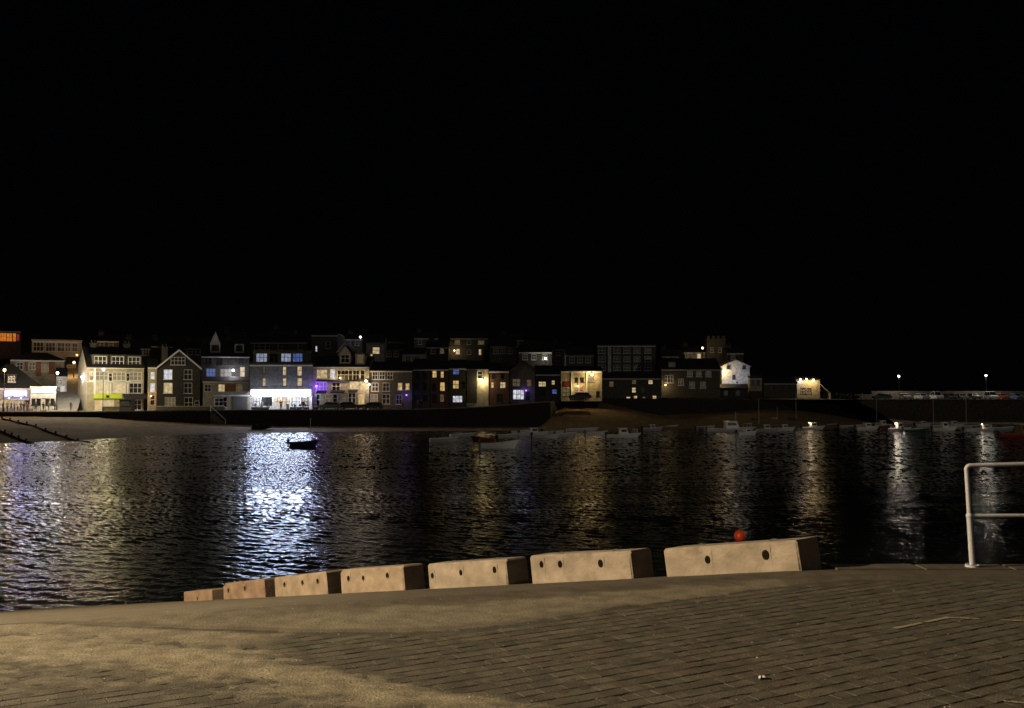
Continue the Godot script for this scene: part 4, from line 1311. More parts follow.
	var more := [[150, 172, 346, 339, 216, "darkstone", "dark roofed hill house behind the narrow wing, left of the gable tip", []], [184, 206, 348, 340, 214, "stone", "dim hill house peeking over the right slope of the front gable", [[190, 352, "d"], [198, 352, "d"]]],
		[96, 118, 341, 334, 232, "stone", "dim hill house above the left dormer of the lime fascia building", [[102, 345, "d"], [111, 345, "d"]]], [222, 246, 339, 331, 232, "darkstone", "dark hill house above the skylights of the tall dim house", [[229, 343, "d"], [238, 343, "d"]]],
		[268, 292, 333, 327, 250, "stone", "highest dim house on the hill above the bright restaurant", [[275, 337, "d"], [284, 337, "d"]]], [344, 362, 339, 332, 252, "stone", "dim hill house under the white hill lamp", [[349, 343, "d"], [357, 343, "d"]]],
		[426, 448, 347, 340, 232, "darkstone", "dark hill house just left of the paired windows, one small lit pane", [[433, 351, "d"], [442, 351, "m"]]], [414, 438, 338, 331, 256, "stone", "highest dim house on the hill left of the paired windows", [[420, 342, "d"], [431, 342, "d"]]],
		[500, 524, 340, 333, 254, "darkstone", "highest dark house on the hill right of the paired windows", [[507, 344, "d"], [517, 344, "d"]]], [552, 572, 349, 342, 238, "stone", "small dim hill house left of the block of flats", [[558, 353, "d"], [566, 353, "m"]]],
		[662, 684, 356, 349, 230, "stone", "dim house behind the left end of the pale quayside house", [[668, 360, "d"], [677, 360, "d"]]], [684, 706, 352, 345, 238, "offwhite", "pale roofed house behind the quayside house, left of the tower", [[690, 356, "d"], [699, 356, "y"]]], [728, 744, 353, 347, 232, "darkstone", "dark house on the skyline right of the square tower", [[733, 357, "d"]]]]
	for q in more:
		var wn := []
		for w in q[7]:
			wn.append([w[0], w[1], 1.0, 1.2, w[2]])
		house({n = "hill_house", l = q[6], a = q[0], b = q[1], e = q[2], r = q[3], d = q[4], wall = q[5], dep = 7.0, win = wn, chim = [q[0] + 4]})
	# ---- right: flats, quayside houses, tower, white house, shed
	wins = grid([602, 617, 627, 637, 648], [350.5, 359, 367.5], 1.5, 1.3)
	house({n = "block_of_flats", cat = "apartments", l = "dim three storey block of flats with a pale stair column", a = 597, b = 656, e = 345.5, d = 222, roof = "flat", wall = "stone", dep = 9.0, win = wins, box = [["stair_column", 607.5, 346, 611, 374, 0.02, 0.4, "white"]]})
	wins = [[634.2, 382, 1.0, 0.9, "m"], [650.6, 382, 1.0, 0.9, "y"], [634, 390, 0.9, 1.1, "y"], [628.3, 398.4, 0.9, 0.8, "y"], [635.4, 398, 0.8, 1.0, "y"], [644, 398.4, 0.8, 0.8, "m"], [654.4, 397.8, 0.9, 1.0, "y"], [611.5, 384, 1.0, 1.2, "m"], [643, 390, 1.0, 1.2, "d"]]
	house({n = "warehouse", cat = "warehouse", l = "wide dark quayside warehouse with seven small scattered lit windows", a = 603, b = 661, e = 378, r = 372, d = 205, wall = "stone", roofm = "redroof", dep = 9.0, win = wins, frame = "darktrim"})
	house({n = "pale_quay_house", l = "long pale quayside house with a dark roof left of the white gable house", a = 661.5, b = 720, e = 369, r = 357.5, d = 208, wall = "stone", dep = 9.0,
		win = grid([690, 699, 708.5], [374], 1.2, 1.2) + [[669, 379, 1.8, 1.6, "d"], [681, 382, 1.2, 1.4, "d"], [692, 385, 1.2, 1.4, "d"], [703, 385, 1.2, 1.4, "d"]], chim = [686], dorm = [[672, 365, 1.0, 0.9, "d"]]})
	var tower := house({n = "square_tower", cat = "tower", l = "dim square battlemented tower on the skyline above the white house", a = 707.5, b = 726, e = 340, d = 236, roof = "flat", wall = "stone", roofm = "stone", dep = 5.0, win = [[712, 350, 0.7, 1.2, "d"], [720, 350, 0.7, 1.2, "d"]], cornice = false})
	for k in 4:
		var m := MB.new()
		m.box(Vector3(-2.18 + k * 1.18, 0, -0.5), Vector3(-1.5 + k * 1.18, 0.7, 0.1))
		part("merlon", m.mesh(), M.stone, tower, Vector3(0, W(512, 340, 236).y - tower.position.y + 0.3, 0))
	house({n = "white_gable_house", l = "white gable house with two small dark windows lit at its left corner", a = 722, b = 750, e = 366.5, r = 360.5, d = 212, roof = "front", wall = "white", roofm = "offwhite", dep = 8.0, win = [[728.3, 367.3, 0.7, 0.8, "d"], [744, 367.3, 0.7, 0.8, "d"], [734, 377, 0.7, 1.0, "d"]], frame = "darktrim", barge = false})
	house({n = "low_quay_shed", cat = "shed", l = "low dark shed in front of the white gable house", a = 716, b = 748, e = 388, r = 384.5, d = 209, wall = "darkstone", roofm = "slate", dep = 2.4, win = [[726, 393, 1.0, 1.1, "d"], [738, 393, 1.0, 1.1, "d"]], frame = "darktrim", cornice = false})
	house({n = "brick_base_house", l = "small cream house with a brick base right of the white gable house", a = 749.5, b = 762, e = 378, r = 373.5, d = 211, wall = "cream", dep = 6.0, win = [[753, 382.5, 0.7, 1.1, "d"], [758, 382.5, 0.7, 1.1, "d"]], frame = "darktrim", box = [["brick_base", 749.6, 391, 762, 399, 0.02, 0.15, "brick"]]})
	house({n = "low_grey_house", l = "low dim grey house between the brick base house and the lit shed", a = 764, b = 797, e = 383, r = 377, d = 216, wall = "stone", dep = 6.0, win = [[772, 388, 1.0, 1.2, "d"], [781, 388, 1.0, 1.2, "d"], [790, 388, 1.0, 1.2, "d"]], frame = "darktrim"})
	var shed := house({n = "lit_shed", cat = "shed", l = "warm lit cream shed with lamps under its roof near the pier", a = 794, b = 820, e = 380, r = 376.5, d = 219, wall = "cream", roofm = "slate", dep = 5.0, win = [[803, 391, 1.2, 1.3, "m"], [809, 391, 1.1, 1.3, "m"]], cornice = false, frame = "darktrim"})
	var sl := MB.new()
	sl.hexa([Vector3(2.87, 3.1, 0.2), Vector3(5.2, 1.1, 0.2), Vector3(5.2, 1.1, -4), Vector3(2.87, 3.1, -4), Vector3(2.87, 3.3, 0.2), Vector3(5.2, 1.3, 0.2), Vector3(5.2, 1.3, -4), Vector3(2.87, 3.3, -4)])
	part("lean_to_roof", sl.mesh(), M.offwhite, shed)
	var lw := MB.new()
	lw.box(Vector3(5.0, 0, -3.9), Vector3(5.2, 1.15, 0.1))
	part("lean_to_wall", lw.mesh(), M.offwhite, shed)

func add_area(parent: Node3D, at: Vector3, size: Vector2, col: Color, energy: float) -> void:
	var l := AreaLight3D.new()
	l.name = "sign_light"
	l.area_size = size
	l.light_color = col
	l.light_energy = energy
	l.area_normalize_energy = true
	l.area_range = 400.0
	l.shadow_enabled = true
	parent.add_child(l, true)
	l.position = at
	l.rotation.y = PI      # an area light shines along its own -z

# ------------------------------------------------------------------ lamps of the town
func street_lamp(px: float, py: float, d: float, mk: String, col: Color, energy: float, label: String, wall := 0.0, r := 0.24) -> void:
	var p := W(px, py, d)
	var g := town_y(p.x, d) if p.x < 70 else 5.14
	if px > 56 and px < 82 and d > 180:
		g = lut(d, [[179, 3.26], [184, 3.7], [197, 6.6], [215, 10.6], [240, 14.5]])
	var t := thing("wall_lamp" if wall > 0 else "street_lamp", label, "wall lamp" if wall > 0 else "street lamp", Vector3(p.x, p.y if wall > 0 else g, p.z), 0.0, "wall lamps" if wall > 0 else "street lamps")
	var o := Vector3.ZERO if wall > 0 else Vector3(0, p.y - g, 0)
	var b := MB.new()
	if wall > 0:
		b.tube(PackedVector3Array([Vector3(0, 0.35, -wall), Vector3(0, 0.45, -wall * 0.5), Vector3(0, 0.36, 0), Vector3(0, r * 0.9, 0)]), 0.04, 6)
		b.cyl(Vector3(0, 0.35, -wall), Vector3(0, 0.35, -wall + 0.08), 0.12, 0.1, 8)
		part("bracket", b.mesh(), M.iron, t)
	else:
		b.cyl(Vector3.ZERO, Vector3(0, 0.9, 0), 0.14, 0.12, 8)
		b.cyl(Vector3(0, 0.9, 0), o - Vector3(0, r * 0.9, 0), 0.075, 0.05, 8)
		part("post", b.mesh(), M.iron, t)
	var c := MB.new()
	c.cyl(o + Vector3(0, r * 0.85, 0), o + Vector3(0, r * 1.25, 0), r * 0.8, r * 0.2, 10)
	part("lamp_cap", c.mesh(), M.iron, t)
	var l := MB.new()
	l.ball(o, Vector3(r, r, r), 12, 8)
	var bulb := part("lamp_globe", l.mesh(), M[mk], t)
	lamp_light(bulb, o, col, energy, r * 0.9)

func floodlight() -> void:
	var p := W(737, 383.0, 206.4)
	var g := promenade_y(p.x)
	var t := thing("floodlight", "slim pole floodlight turned to the white gable house", "floodlight", Vector3(p.x, g, p.z))
	var b := MB.new()
	b.cyl(Vector3.ZERO, Vector3(0, p.y - g, 0), 0.06, 0.045, 8)
	part("pole", b.mesh(), M.iron, t)
	var h := MB.new()
	h.box(Vector3(-0.2, p.y - g, -0.05), Vector3(0.2, p.y - g + 0.3, 0.1))
	part("housing", h.mesh(), M.iron, t)
	var e := MB.new()
	e.box(Vector3(-0.17, p.y - g + 0.03, -0.07), Vector3(0.17, p.y - g + 0.27, -0.052))
	var glass := part("lamp_glass", e.mesh(), M.lamp_white, t)
	var l := SpotLight3D.new()
	l.name = "lamp_light"
	l.light_color = Color(0.82, 0.87, 1.0)
	l.light_energy = 13.0
	l.light_size = 0.1
	l.spot_range = 100.0
	l.spot_attenuation = 2.0
	l.spot_angle = 44.0
	l.spot_angle_attenuation = 0.4
	l.shadow_enabled = true
	glass.add_child(l)
	l.position = Vector3(0, p.y - g + 0.15, -0.12)
	l.rotation.x = deg_to_rad(24.0)

func make_lamps() -> void:
	var warm := Color(1.0, 0.85, 0.6)
	var white := Color(0.95, 0.96, 1.0)
	var orange := Color(1.0, 0.66, 0.36)
	street_lamp(4.5, 370, 175, "lamp_warm", warm, 80, "tall warm street lamp at the far left edge of the beach front")
	street_lamp(57.5, 373, 181, "lamp_white", Color(1.0, 0.95, 0.88), 75, "tall bluish street lamp at the foot of the steep street")
	street_lamp(74, 362.5, 212, "lamp_warm", Color(1.0, 0.8, 0.55), 32, "lower orange street lamp up the steep street")
	street_lamp(77, 355, 224, "lamp_orange", orange, 2.5, "upper orange street lamp at the top of the steep street")
	street_lamp(103.5, 369.5, 178.6, "lamp_warm", Color(1.0, 0.92, 0.72), 85, "bright street lamp in front of the cream building with the lime fascia")
	street_lamp(82, 377, 189.5, "lamp_white", white, 22, "lamp on the street side of the cream corner building", 0.4)
	street_lamp(233.3, 370.3, 192.6, "lamp_white", white, 12, "small white lamp on the balcony of the tall dim house", 1.3)
	street_lamp(151, 396, 187.6, "lamp_warm", orange, 1.0, "small warm lamp by the door of the narrow wing", 0.9, 0.12)
	var lr := ["leftmost", "second", "third", "rightmost"]
	for k in 4:
		street_lamp(258 + k * 15.5, 396.6, 186.6, "lamp_white", Color(0.94, 0.95, 1.0), 6.0, "%s of the four small lamps over the bright restaurant front" % lr[k], 1.05, 0.13)
	for k in 2:
		street_lamp(37 + k * 13, 395.4, 183.0, "lamp_white", Color(0.96, 0.94, 1.0), 3.5, "%s of the two small lamps on the white shop front" % ["left", "right"][k], 0.85, 0.12)
	for k in 2:
		street_lamp(9 + k * 12, 398.0, 181.4, "lamp_white", Color(0.9, 0.86, 1.0), 3.5, "%s of the two small lamps under the beach restaurant sign" % ["left", "right"][k], 1.4, 0.12)
	street_lamp(316.5, 386, 187.2, "lamp_purple", Color(0.6, 0.34, 1.0), 4.5, "violet lamp at the left corner of the pale hotel", 1.1)
	street_lamp(369.2, 384.5, 186.8, "lamp_white", Color(0.85, 0.8, 1.0), 1.5, "cool lamp at the right corner of the pale hotel", 1.5, 0.18)
	street_lamp(366, 381, 187.2, "lamp_warm", warm, 13, "warm lamp lighting the right end wall of the pale hotel", 1.1)
	street_lamp(340, 378, 186.6, "lamp_warm", warm, 5, "small warm lamp in the middle of the pale hotel front", 1.7, 0.14)
	street_lamp(360.3, 337, 236, "lamp_white", white, 16, "white hill lamp above the pale hotel")
	street_lamp(406.5, 395, 188.0, "lamp_purple", Color(0.5, 0.5, 1.0), 1.0, "tiny blue lamp on the dim cream terrace house", 0.9, 0.14)
	street_lamp(454.3, 350.5, 238.6, "lamp_warm", warm, 1.5, "small lamp beside the paired windows of the hill house", 1.2, 0.16)
	street_lamp(483, 381, 188.6, "lamp_warm", Color(1.0, 0.9, 0.68), 9, "lamp over the glowing doorway wall", 0.7)
	street_lamp(526, 390.5, 189.2, "lamp_purple", Color(0.6, 0.5, 1.0), 1, "tiny violet lamp beside the large white shop window", 0.7, 0.14)
	street_lamp(545.5, 358.5, 224, "lamp_white", Color(1.0, 0.95, 0.85), 4, "single hill lamp above the wide warm window")
	street_lamp(592, 374.5, 191.4, "lamp_warm", Color(1.0, 0.86, 0.58), 9, "lamp high on the lit cream house with red awnings", 1.5)
	street_lamp(578, 386, 191.8, "lamp_warm", Color(1.0, 0.86, 0.58), 4, "lower lamp between the windows of the lit cream house", 1.1, 0.14)
	street_lamp(665.5, 385, 206.6, "lamp_warm", warm, 2.5, "tiny lamp at the left end of the pale quayside house", 1.3, 0.14)
	street_lamp(702.5, 348, 232, "lamp_warm", warm, 3, "hill lamp left of the square tower")
	street_lamp(723.5, 371, 210.8, "lamp_warm", Color(1.0, 0.84, 0.55), 9, "lamp on the left corner of the white gable house", 1.1)
	floodlight()
	street_lamp(800.5, 379.5, 218.2, "lamp_white", white, 2.5, "left lamp under the roof of the lit shed", 0.7, 0.2)
	street_lamp(806.5, 379.3, 218.2, "lamp_warm", warm, 3.5, "middle lamp under the roof of the lit shed", 0.7, 0.2)
	street_lamp(813.5, 380, 217.8, "lamp_warm", warm, 7, "brightest lamp at the right end of the lit shed", 1.1)
	street_lamp(898.8, 376.2, 236, "lamp_white", Color(1.0, 0.95, 0.86), 30, "left of the two tall lamps on the pier")
	street_lamp(986, 375.5, 236, "lamp_white", Color(1.0, 0.95, 0.86), 30, "right of the two tall lamps on the pier")

# ------------------------------------------------------------------ cars
func make_car(px: float, d: float, y: float, paint: String, label: String, group: String, turn := 0.0, tall := false) -> void:
	var p := W(px, 396, d)
	var o := thing("parked_car", label, "car", Vector3(p.x, y, -d), turn, group)
	var key := "car%d" % int(tall)
	if not cache.has(key):
		var up := 0.45 if tall else 0.0
		var prof := [Vector2(-2.1, 0.3), Vector2(-2.16, 0.62), Vector2(-2.05, 0.86), Vector2(-1.2, 0.96 + up * 0.2), Vector2(-0.1, 0.98 + up * 0.1), Vector2(1.3, 0.98), Vector2(2.0, 0.95 + up * 0.4), Vector2(2.12, 0.7), Vector2(2.08, 0.3)]
		var b := MB.new()
		var w := 0.86
		for s in [-1, 1]:
			for i in range(1, prof.size() - 1):
				var a := Vector3(prof[0].x, prof[0].y, s * w)
				var e := Vector3(prof[i].x, prof[i].y, s * w)
				var f := Vector3(prof[i + 1].x, prof[i + 1].y, s * w)
				if s > 0:
					b.tri(a, f, e)
				else:
					b.tri(a, e, f)
		for i in prof.size():
			var e: Vector2 = prof[i]
			var f: Vector2 = prof[(i + 1) % prof.size()]
			b.quad(Vector3(e.x, e.y, -w), Vector3(e.x, e.y, w), Vector3(f.x, f.y, w), Vector3(f.x, f.y, -w))
		var top := 1.42 + up
		var c := MB.new()
		c.hexa([Vector3(-1.15, 0.94, 0.8), Vector3(1.85, 0.94, 0.8), Vector3(1.85, 0.94, -0.8), Vector3(-1.15, 0.94, -0.8), Vector3(-0.45, top - 0.05, 0.62), Vector3(1.35, top - 0.05, 0.62), Vector3(1.35, top - 0.05, -0.62), Vector3(-0.45, top - 0.05, -0.62)])
		var r := MB.new()
		r.hexa([Vector3(-0.55, top - 0.052, 0.66), Vector3(1.42, top - 0.052, 0.66), Vector3(1.42, top - 0.052, -0.66), Vector3(-0.55, top - 0.052, -0.66), Vector3(-0.35, top + 0.03, 0.54), Vector3(1.25, top + 0.03, 0.54), Vector3(1.25, top + 0.03, -0.54), Vector3(-0.35, top + 0.03, -0.54)])
		for q in [[-1.15, -0.5], [0.35, 0.38], [1.85, 1.38]]:
			for s in [-0.8, 0.8]:
				r.cyl(Vector3(q[0], 0.95, s), Vector3(q[1], top - 0.04, s * 0.79), 0.045, 0.045, 6)
		var t := MB.new()
		t.cyl(Vector3(0, 0.31, -0.1), Vector3(0, 0.31, 0.1), 0.31, 0.31, 14)
		var m := MB.new()
		m.cyl(Vector3(0, 0.31, -0.105), Vector3(0, 0.31, 0.105), 0.19, 0.19, 10)
		var h := MB.new()
		h.box(Vector3(-2.15, 0.64, -0.16), Vector3(-2.06, 0.78, 0.16))
		cache[key] = [b.mesh(), c.mesh(), r.mesh(), t.mesh(), m.mesh(), h.mesh()]
	var k: Array = cache[key]
	part("body", k[0], M[paint], o)
	part("windows", k[1], M.glass, o)
	part("car_roof", k[2], M[paint], o)
	for x in [-1.35, 1.3]:
		for s in [-0.8, 0.8]:
			var ty := part("wheel", k[3], M.tyre, o, Vector3(x, 0, s))
			part("rim", k[4], M.rim, ty)
	for s in [-0.6, 0.6]:
		part("headlight", k[5], M.trim, o, Vector3(0, 0, s))

func make_cars() -> void:
	var g := "cars parked on the promenade"
	make_car(330, 185.9, promenade_y(-33), "car_green", "dull green car parked in front of the pale hotel", g)
	make_car(350, 186.0, promenade_y(-30), "car_dark", "dark car parked in front of the pale hotel door", g, PI)
	make_car(372, 186.0, promenade_y(-26), "car_dark", "dark car parked at the right end of the pale hotel", g)
	make_car(580, 190.4, promenade_y(13), "car_dark", "dark car parked in front of the lit cream house", g)
	g = "cars parked along the pier"
	var y := 5.14
	var list := [[882, "car_green", "greenish car at the landward end of the pier", 0], [905, "car_silver", "pale car just right of the left pier lamp", 0], [922, "car_silver", "grey car left of the white van on the pier", 0], [936.5, "car_white", "white van in the left half of the pier row", 1], [950, "car_dark", "dark car right of the white van on the pier", 0], [961, "car_silver", "silver car in the middle of the pier row", 0], [974, "car_dark", "dark car left of the right pier lamp", 0], [991, "car_white", "bright white car under the right pier lamp", 1], [1002, "car_red", "red car beside the bright white car on the pier", 0], [1016, "car_blue", "blue car at the right edge of the pier", 0]]
	for c in list:
		make_car(c[0], 233.5 if c[0] > 890 else 231.0, y, c[1], c[2], g, PI / 2 + rng.randf_range(-0.1, 0.1) if c[0] > 890 else 0.2, c[3] == 1)

# ------------------------------------------------------------------ boats
func hull_mesh(L: float, B: float, fb: float, full: float) -> Array:
	var key := "hull %.1f %.1f %.1f %.1f" % [L, B, fb, full]
	if cache.has(key):
		return cache[key]
	var n := 14
	var rings := []
	for i in n + 1:
		var t := float(i) / n            # 0 stern, 1 bow
		var hb := B / 2 * (lerpf(0.82, 1.0, minf(t / 0.4, 1.0)) if t < 0.4 else pow(maxf(0.0, 1.0 - pow((t - 0.4) / 0.6, full)), 0.8))
		var sh := fb * (0.85 + 0.5 * pow(t, 2.2))
		var kl := -0.35 + 0.3 * pow(t, 4.0)
		var x := -L / 2 + L * t
		var rake := 0.12 * L * pow(t, 5.0)
		rings.append([Vector3(x, kl, 0), Vector3(x, kl + 0.12, hb * 0.6), Vector3(x + rake * 0.4, sh * 0.45, hb * 0.92), Vector3(x + rake, sh, hb)])
	var b := MB.new()
	var dk := MB.new()
	var gw := PackedVector3Array()
	var gw2 := PackedVector3Array()
	for i in n:
		for s in [1, -1]:
			var sc := Vector3(1, 1, s)
			for k in 3:
				var p: Vector3 = rings[i][k] * sc
				var q: Vector3 = rings[i + 1][k] * sc
				var r: Vector3 = rings[i + 1][k + 1] * sc
				var u: Vector3 = rings[i][k + 1] * sc
				if s > 0:
					b.quad(p, q, r, u)
				else:
					b.quad(q, p, u, r)
		var a: Vector3 = rings[i][3]
		var e: Vector3 = rings[i + 1][3]
		var dn := Vector3(0, -0.16, 0)
		var z := Vector3(1, 1, -1)
		dk.quad(a + dn, e + dn, e * z + dn, a * z + dn)
	for k in 3:
		var z := Vector3(1, 1, -1)
		b.quad(rings[0][k] * z, rings[0][k], rings[0][k + 1], rings[0][k + 1] * z)
	for i in n + 1:
		gw.append(rings[i][3])
		gw2.append(rings[i][3] * Vector3(1, 1, -1))
	var g := MB.new()
	g.tube(gw, 0.05, 6)
	g.tube(gw2, 0.05, 6)
	cache[key] = [b.mesh(), dk.mesh(), g.mesh()]
	return cache[key]

func make_boat(px: float, py: float, L: float, hullm: String, label: String, turn := 0.0, o := {}) -> void:
	var d: float = EYE / ((py - 396.0) / F) if not o.has("d") else o.d
	L = L * 0.8 if L > 3.9 and L < 7.0 else L
	var p := W(px, 396, d)
	var y: float = o.get("y", -0.02)
	var t := thing(o.get("n", "moored_boat"), label, "boat", Vector3(p.x, y, -d), turn, "boats in the harbour")
	if o.has("heel"):
		t.rotation.x = o.heel
	var B := L * 0.34
	var fb: float = o.get("fb", 0.36 + L * 0.035)
	var k := hull_mesh(snappedf(L, 0.5), snappedf(B, 0.2), snappedf(fb, 0.1), 2.2)
	var hu := part("hull", k[0], M[hullm], t)
	part("gunwale", k[2], M[o.get("gun", "boat_white")], hu)
	part("deck", k[1], M[o.get("deck", "boat_grey")], t)
	if o.get("cabin", 0.0) > 0:
		var ch: float = o.cabin
		var c := MB.new()
		var x0 := -L * 0.1
		var x1 := L * 0.22
		var w := B * 0.34
		var b0 := fb * 0.7
		c.hexa([Vector3(x0, b0, w), Vector3(x1, b0, w), Vector3(x1, b0, -w), Vector3(x0, b0, -w), Vector3(x0 + 0.05, b0 + ch, w * 0.85), Vector3(x1 - ch * 0.4, b0 + ch, w * 0.85), Vector3(x1 - ch * 0.4, b0 + ch, -w * 0.85), Vector3(x0 + 0.05, b0 + ch, -w * 0.85)])
		var ca := part("cabin", c.mesh(), M[o.get("cab", "boat_white")], t)
		var rf := MB.new()
		rf.box(Vector3(x0 - 0.2, b0 + ch + 0.002, -w * 0.95), Vector3(x1 - ch * 0.4 + 0.15, b0 + ch + 0.07, w * 0.95))
		part("cabin_roof", rf.mesh(), M.boat_white, ca)
		for s in [-1, 1]:
			for q in 2:
				var wn := MB.new()
				var xa := lerpf(x0 + 0.2, x1 - ch * 0.5, q * 0.5) + 0.05
				var xb := xa + (x1 - x0 - 0.3) * 0.36
				var zz: float = s * w * 0.94
				wn.box(Vector3(xa, b0 + ch * 0.5, minf(zz, zz - s * 0.12)), Vector3(xb, b0 + ch * 0.85, maxf(zz, zz - s * 0.12)))
				part("window", wn.mesh(), M.glass, ca)
	else:
		for q in [-0.22, 0.12]:
			var th := MB.new()
			th.box(Vector3(L * q - 0.14, fb * 0.72, -B * 0.42), Vector3(L * q + 0.14, fb * 0.8, B * 0.42))
			part("thwart", th.mesh(), M.boat_wood, t)
	if o.get("mast", 0.0) > 0:
		var m := MB.new()
		m.cyl(Vector3(L * o.get("mx", 0.15), 0.2, 0), Vector3(L * o.get("mx", 0.15), o.mast, 0), 0.06, 0.035, 8)
		var ms := part("mast", m.mesh(), M[o.get("mastm", "boat_grey")], t)
		if o.get("boom", false):
			var bm := MB.new()
			bm.cyl(Vector3(L * 0.15, fb + 1.0, 0), Vector3(-L * 0.35, fb + 1.05, 0), 0.05, 0.05, 8)
			bm.ball(Vector3(-L * 0.1, fb + 1.12, 0), Vector3(L * 0.22, 0.13, 0.13), 8, 6)
			part("furled_boom", bm.mesh(), M.boat_navy, ms)
	if o.get("motor", true):
		var e := MB.new()
		e.box(Vector3(-L / 2 - 0.35, fb * 0.7, -0.16), Vector3(-L / 2 - 0.03, fb * 0.7 + 0.5, 0.16))
		e.box(Vector3(-L / 2 - 0.26, -0.3, -0.06), Vector3(-L / 2 - 0.12, fb * 0.7, 0.06))
		part("outboard_motor", e.mesh(), M.boat_navy, t)
	if o.has("lamp"):
		var dl := MB.new()
		dl.ball(Vector3(-L * 0.2, fb + 0.75, 0.3), Vector3(0.08, 0.08, 0.08), 10, 6)
		var bulb := part("deck_lamp", dl.mesh(), M.lamp_warm, t)
		lamp_light(bulb, Vector3(-L * 0.2, fb + 0.75, 0.3), Color(1.0, 0.88, 0.78), o.lamp, 0.07)
		var dp := MB.new()
		dp.cyl(Vector3(-L * 0.2, fb * 0.5, 0.3), Vector3(-L * 0.2, fb + 0.68, 0.3), 0.03, 0.03, 6)
		part("lamp_pole", dp.mesh(), M.boat_grey, t)
	if o.get("rail", false):
		var r := MB.new()
		var pts := PackedVector3Array()
		for q in 7:
			var a := lerpf(-1.2, 1.2, q / 6.0)
			pts.append(Vector3(L * 0.28 + L * 0.24 * cos(a), fb * 1.35 + 0.55, B * 0.4 * sin(a)))
		r.tube(pts, 0.03, 6)
		for q in pts:
			r.cyl(Vector3(q.x - 0.1, fb * 1.0, q.z), q, 0.02, 0.02, 5)
		part("bow_rail", r.mesh(), M.boat_white, t)

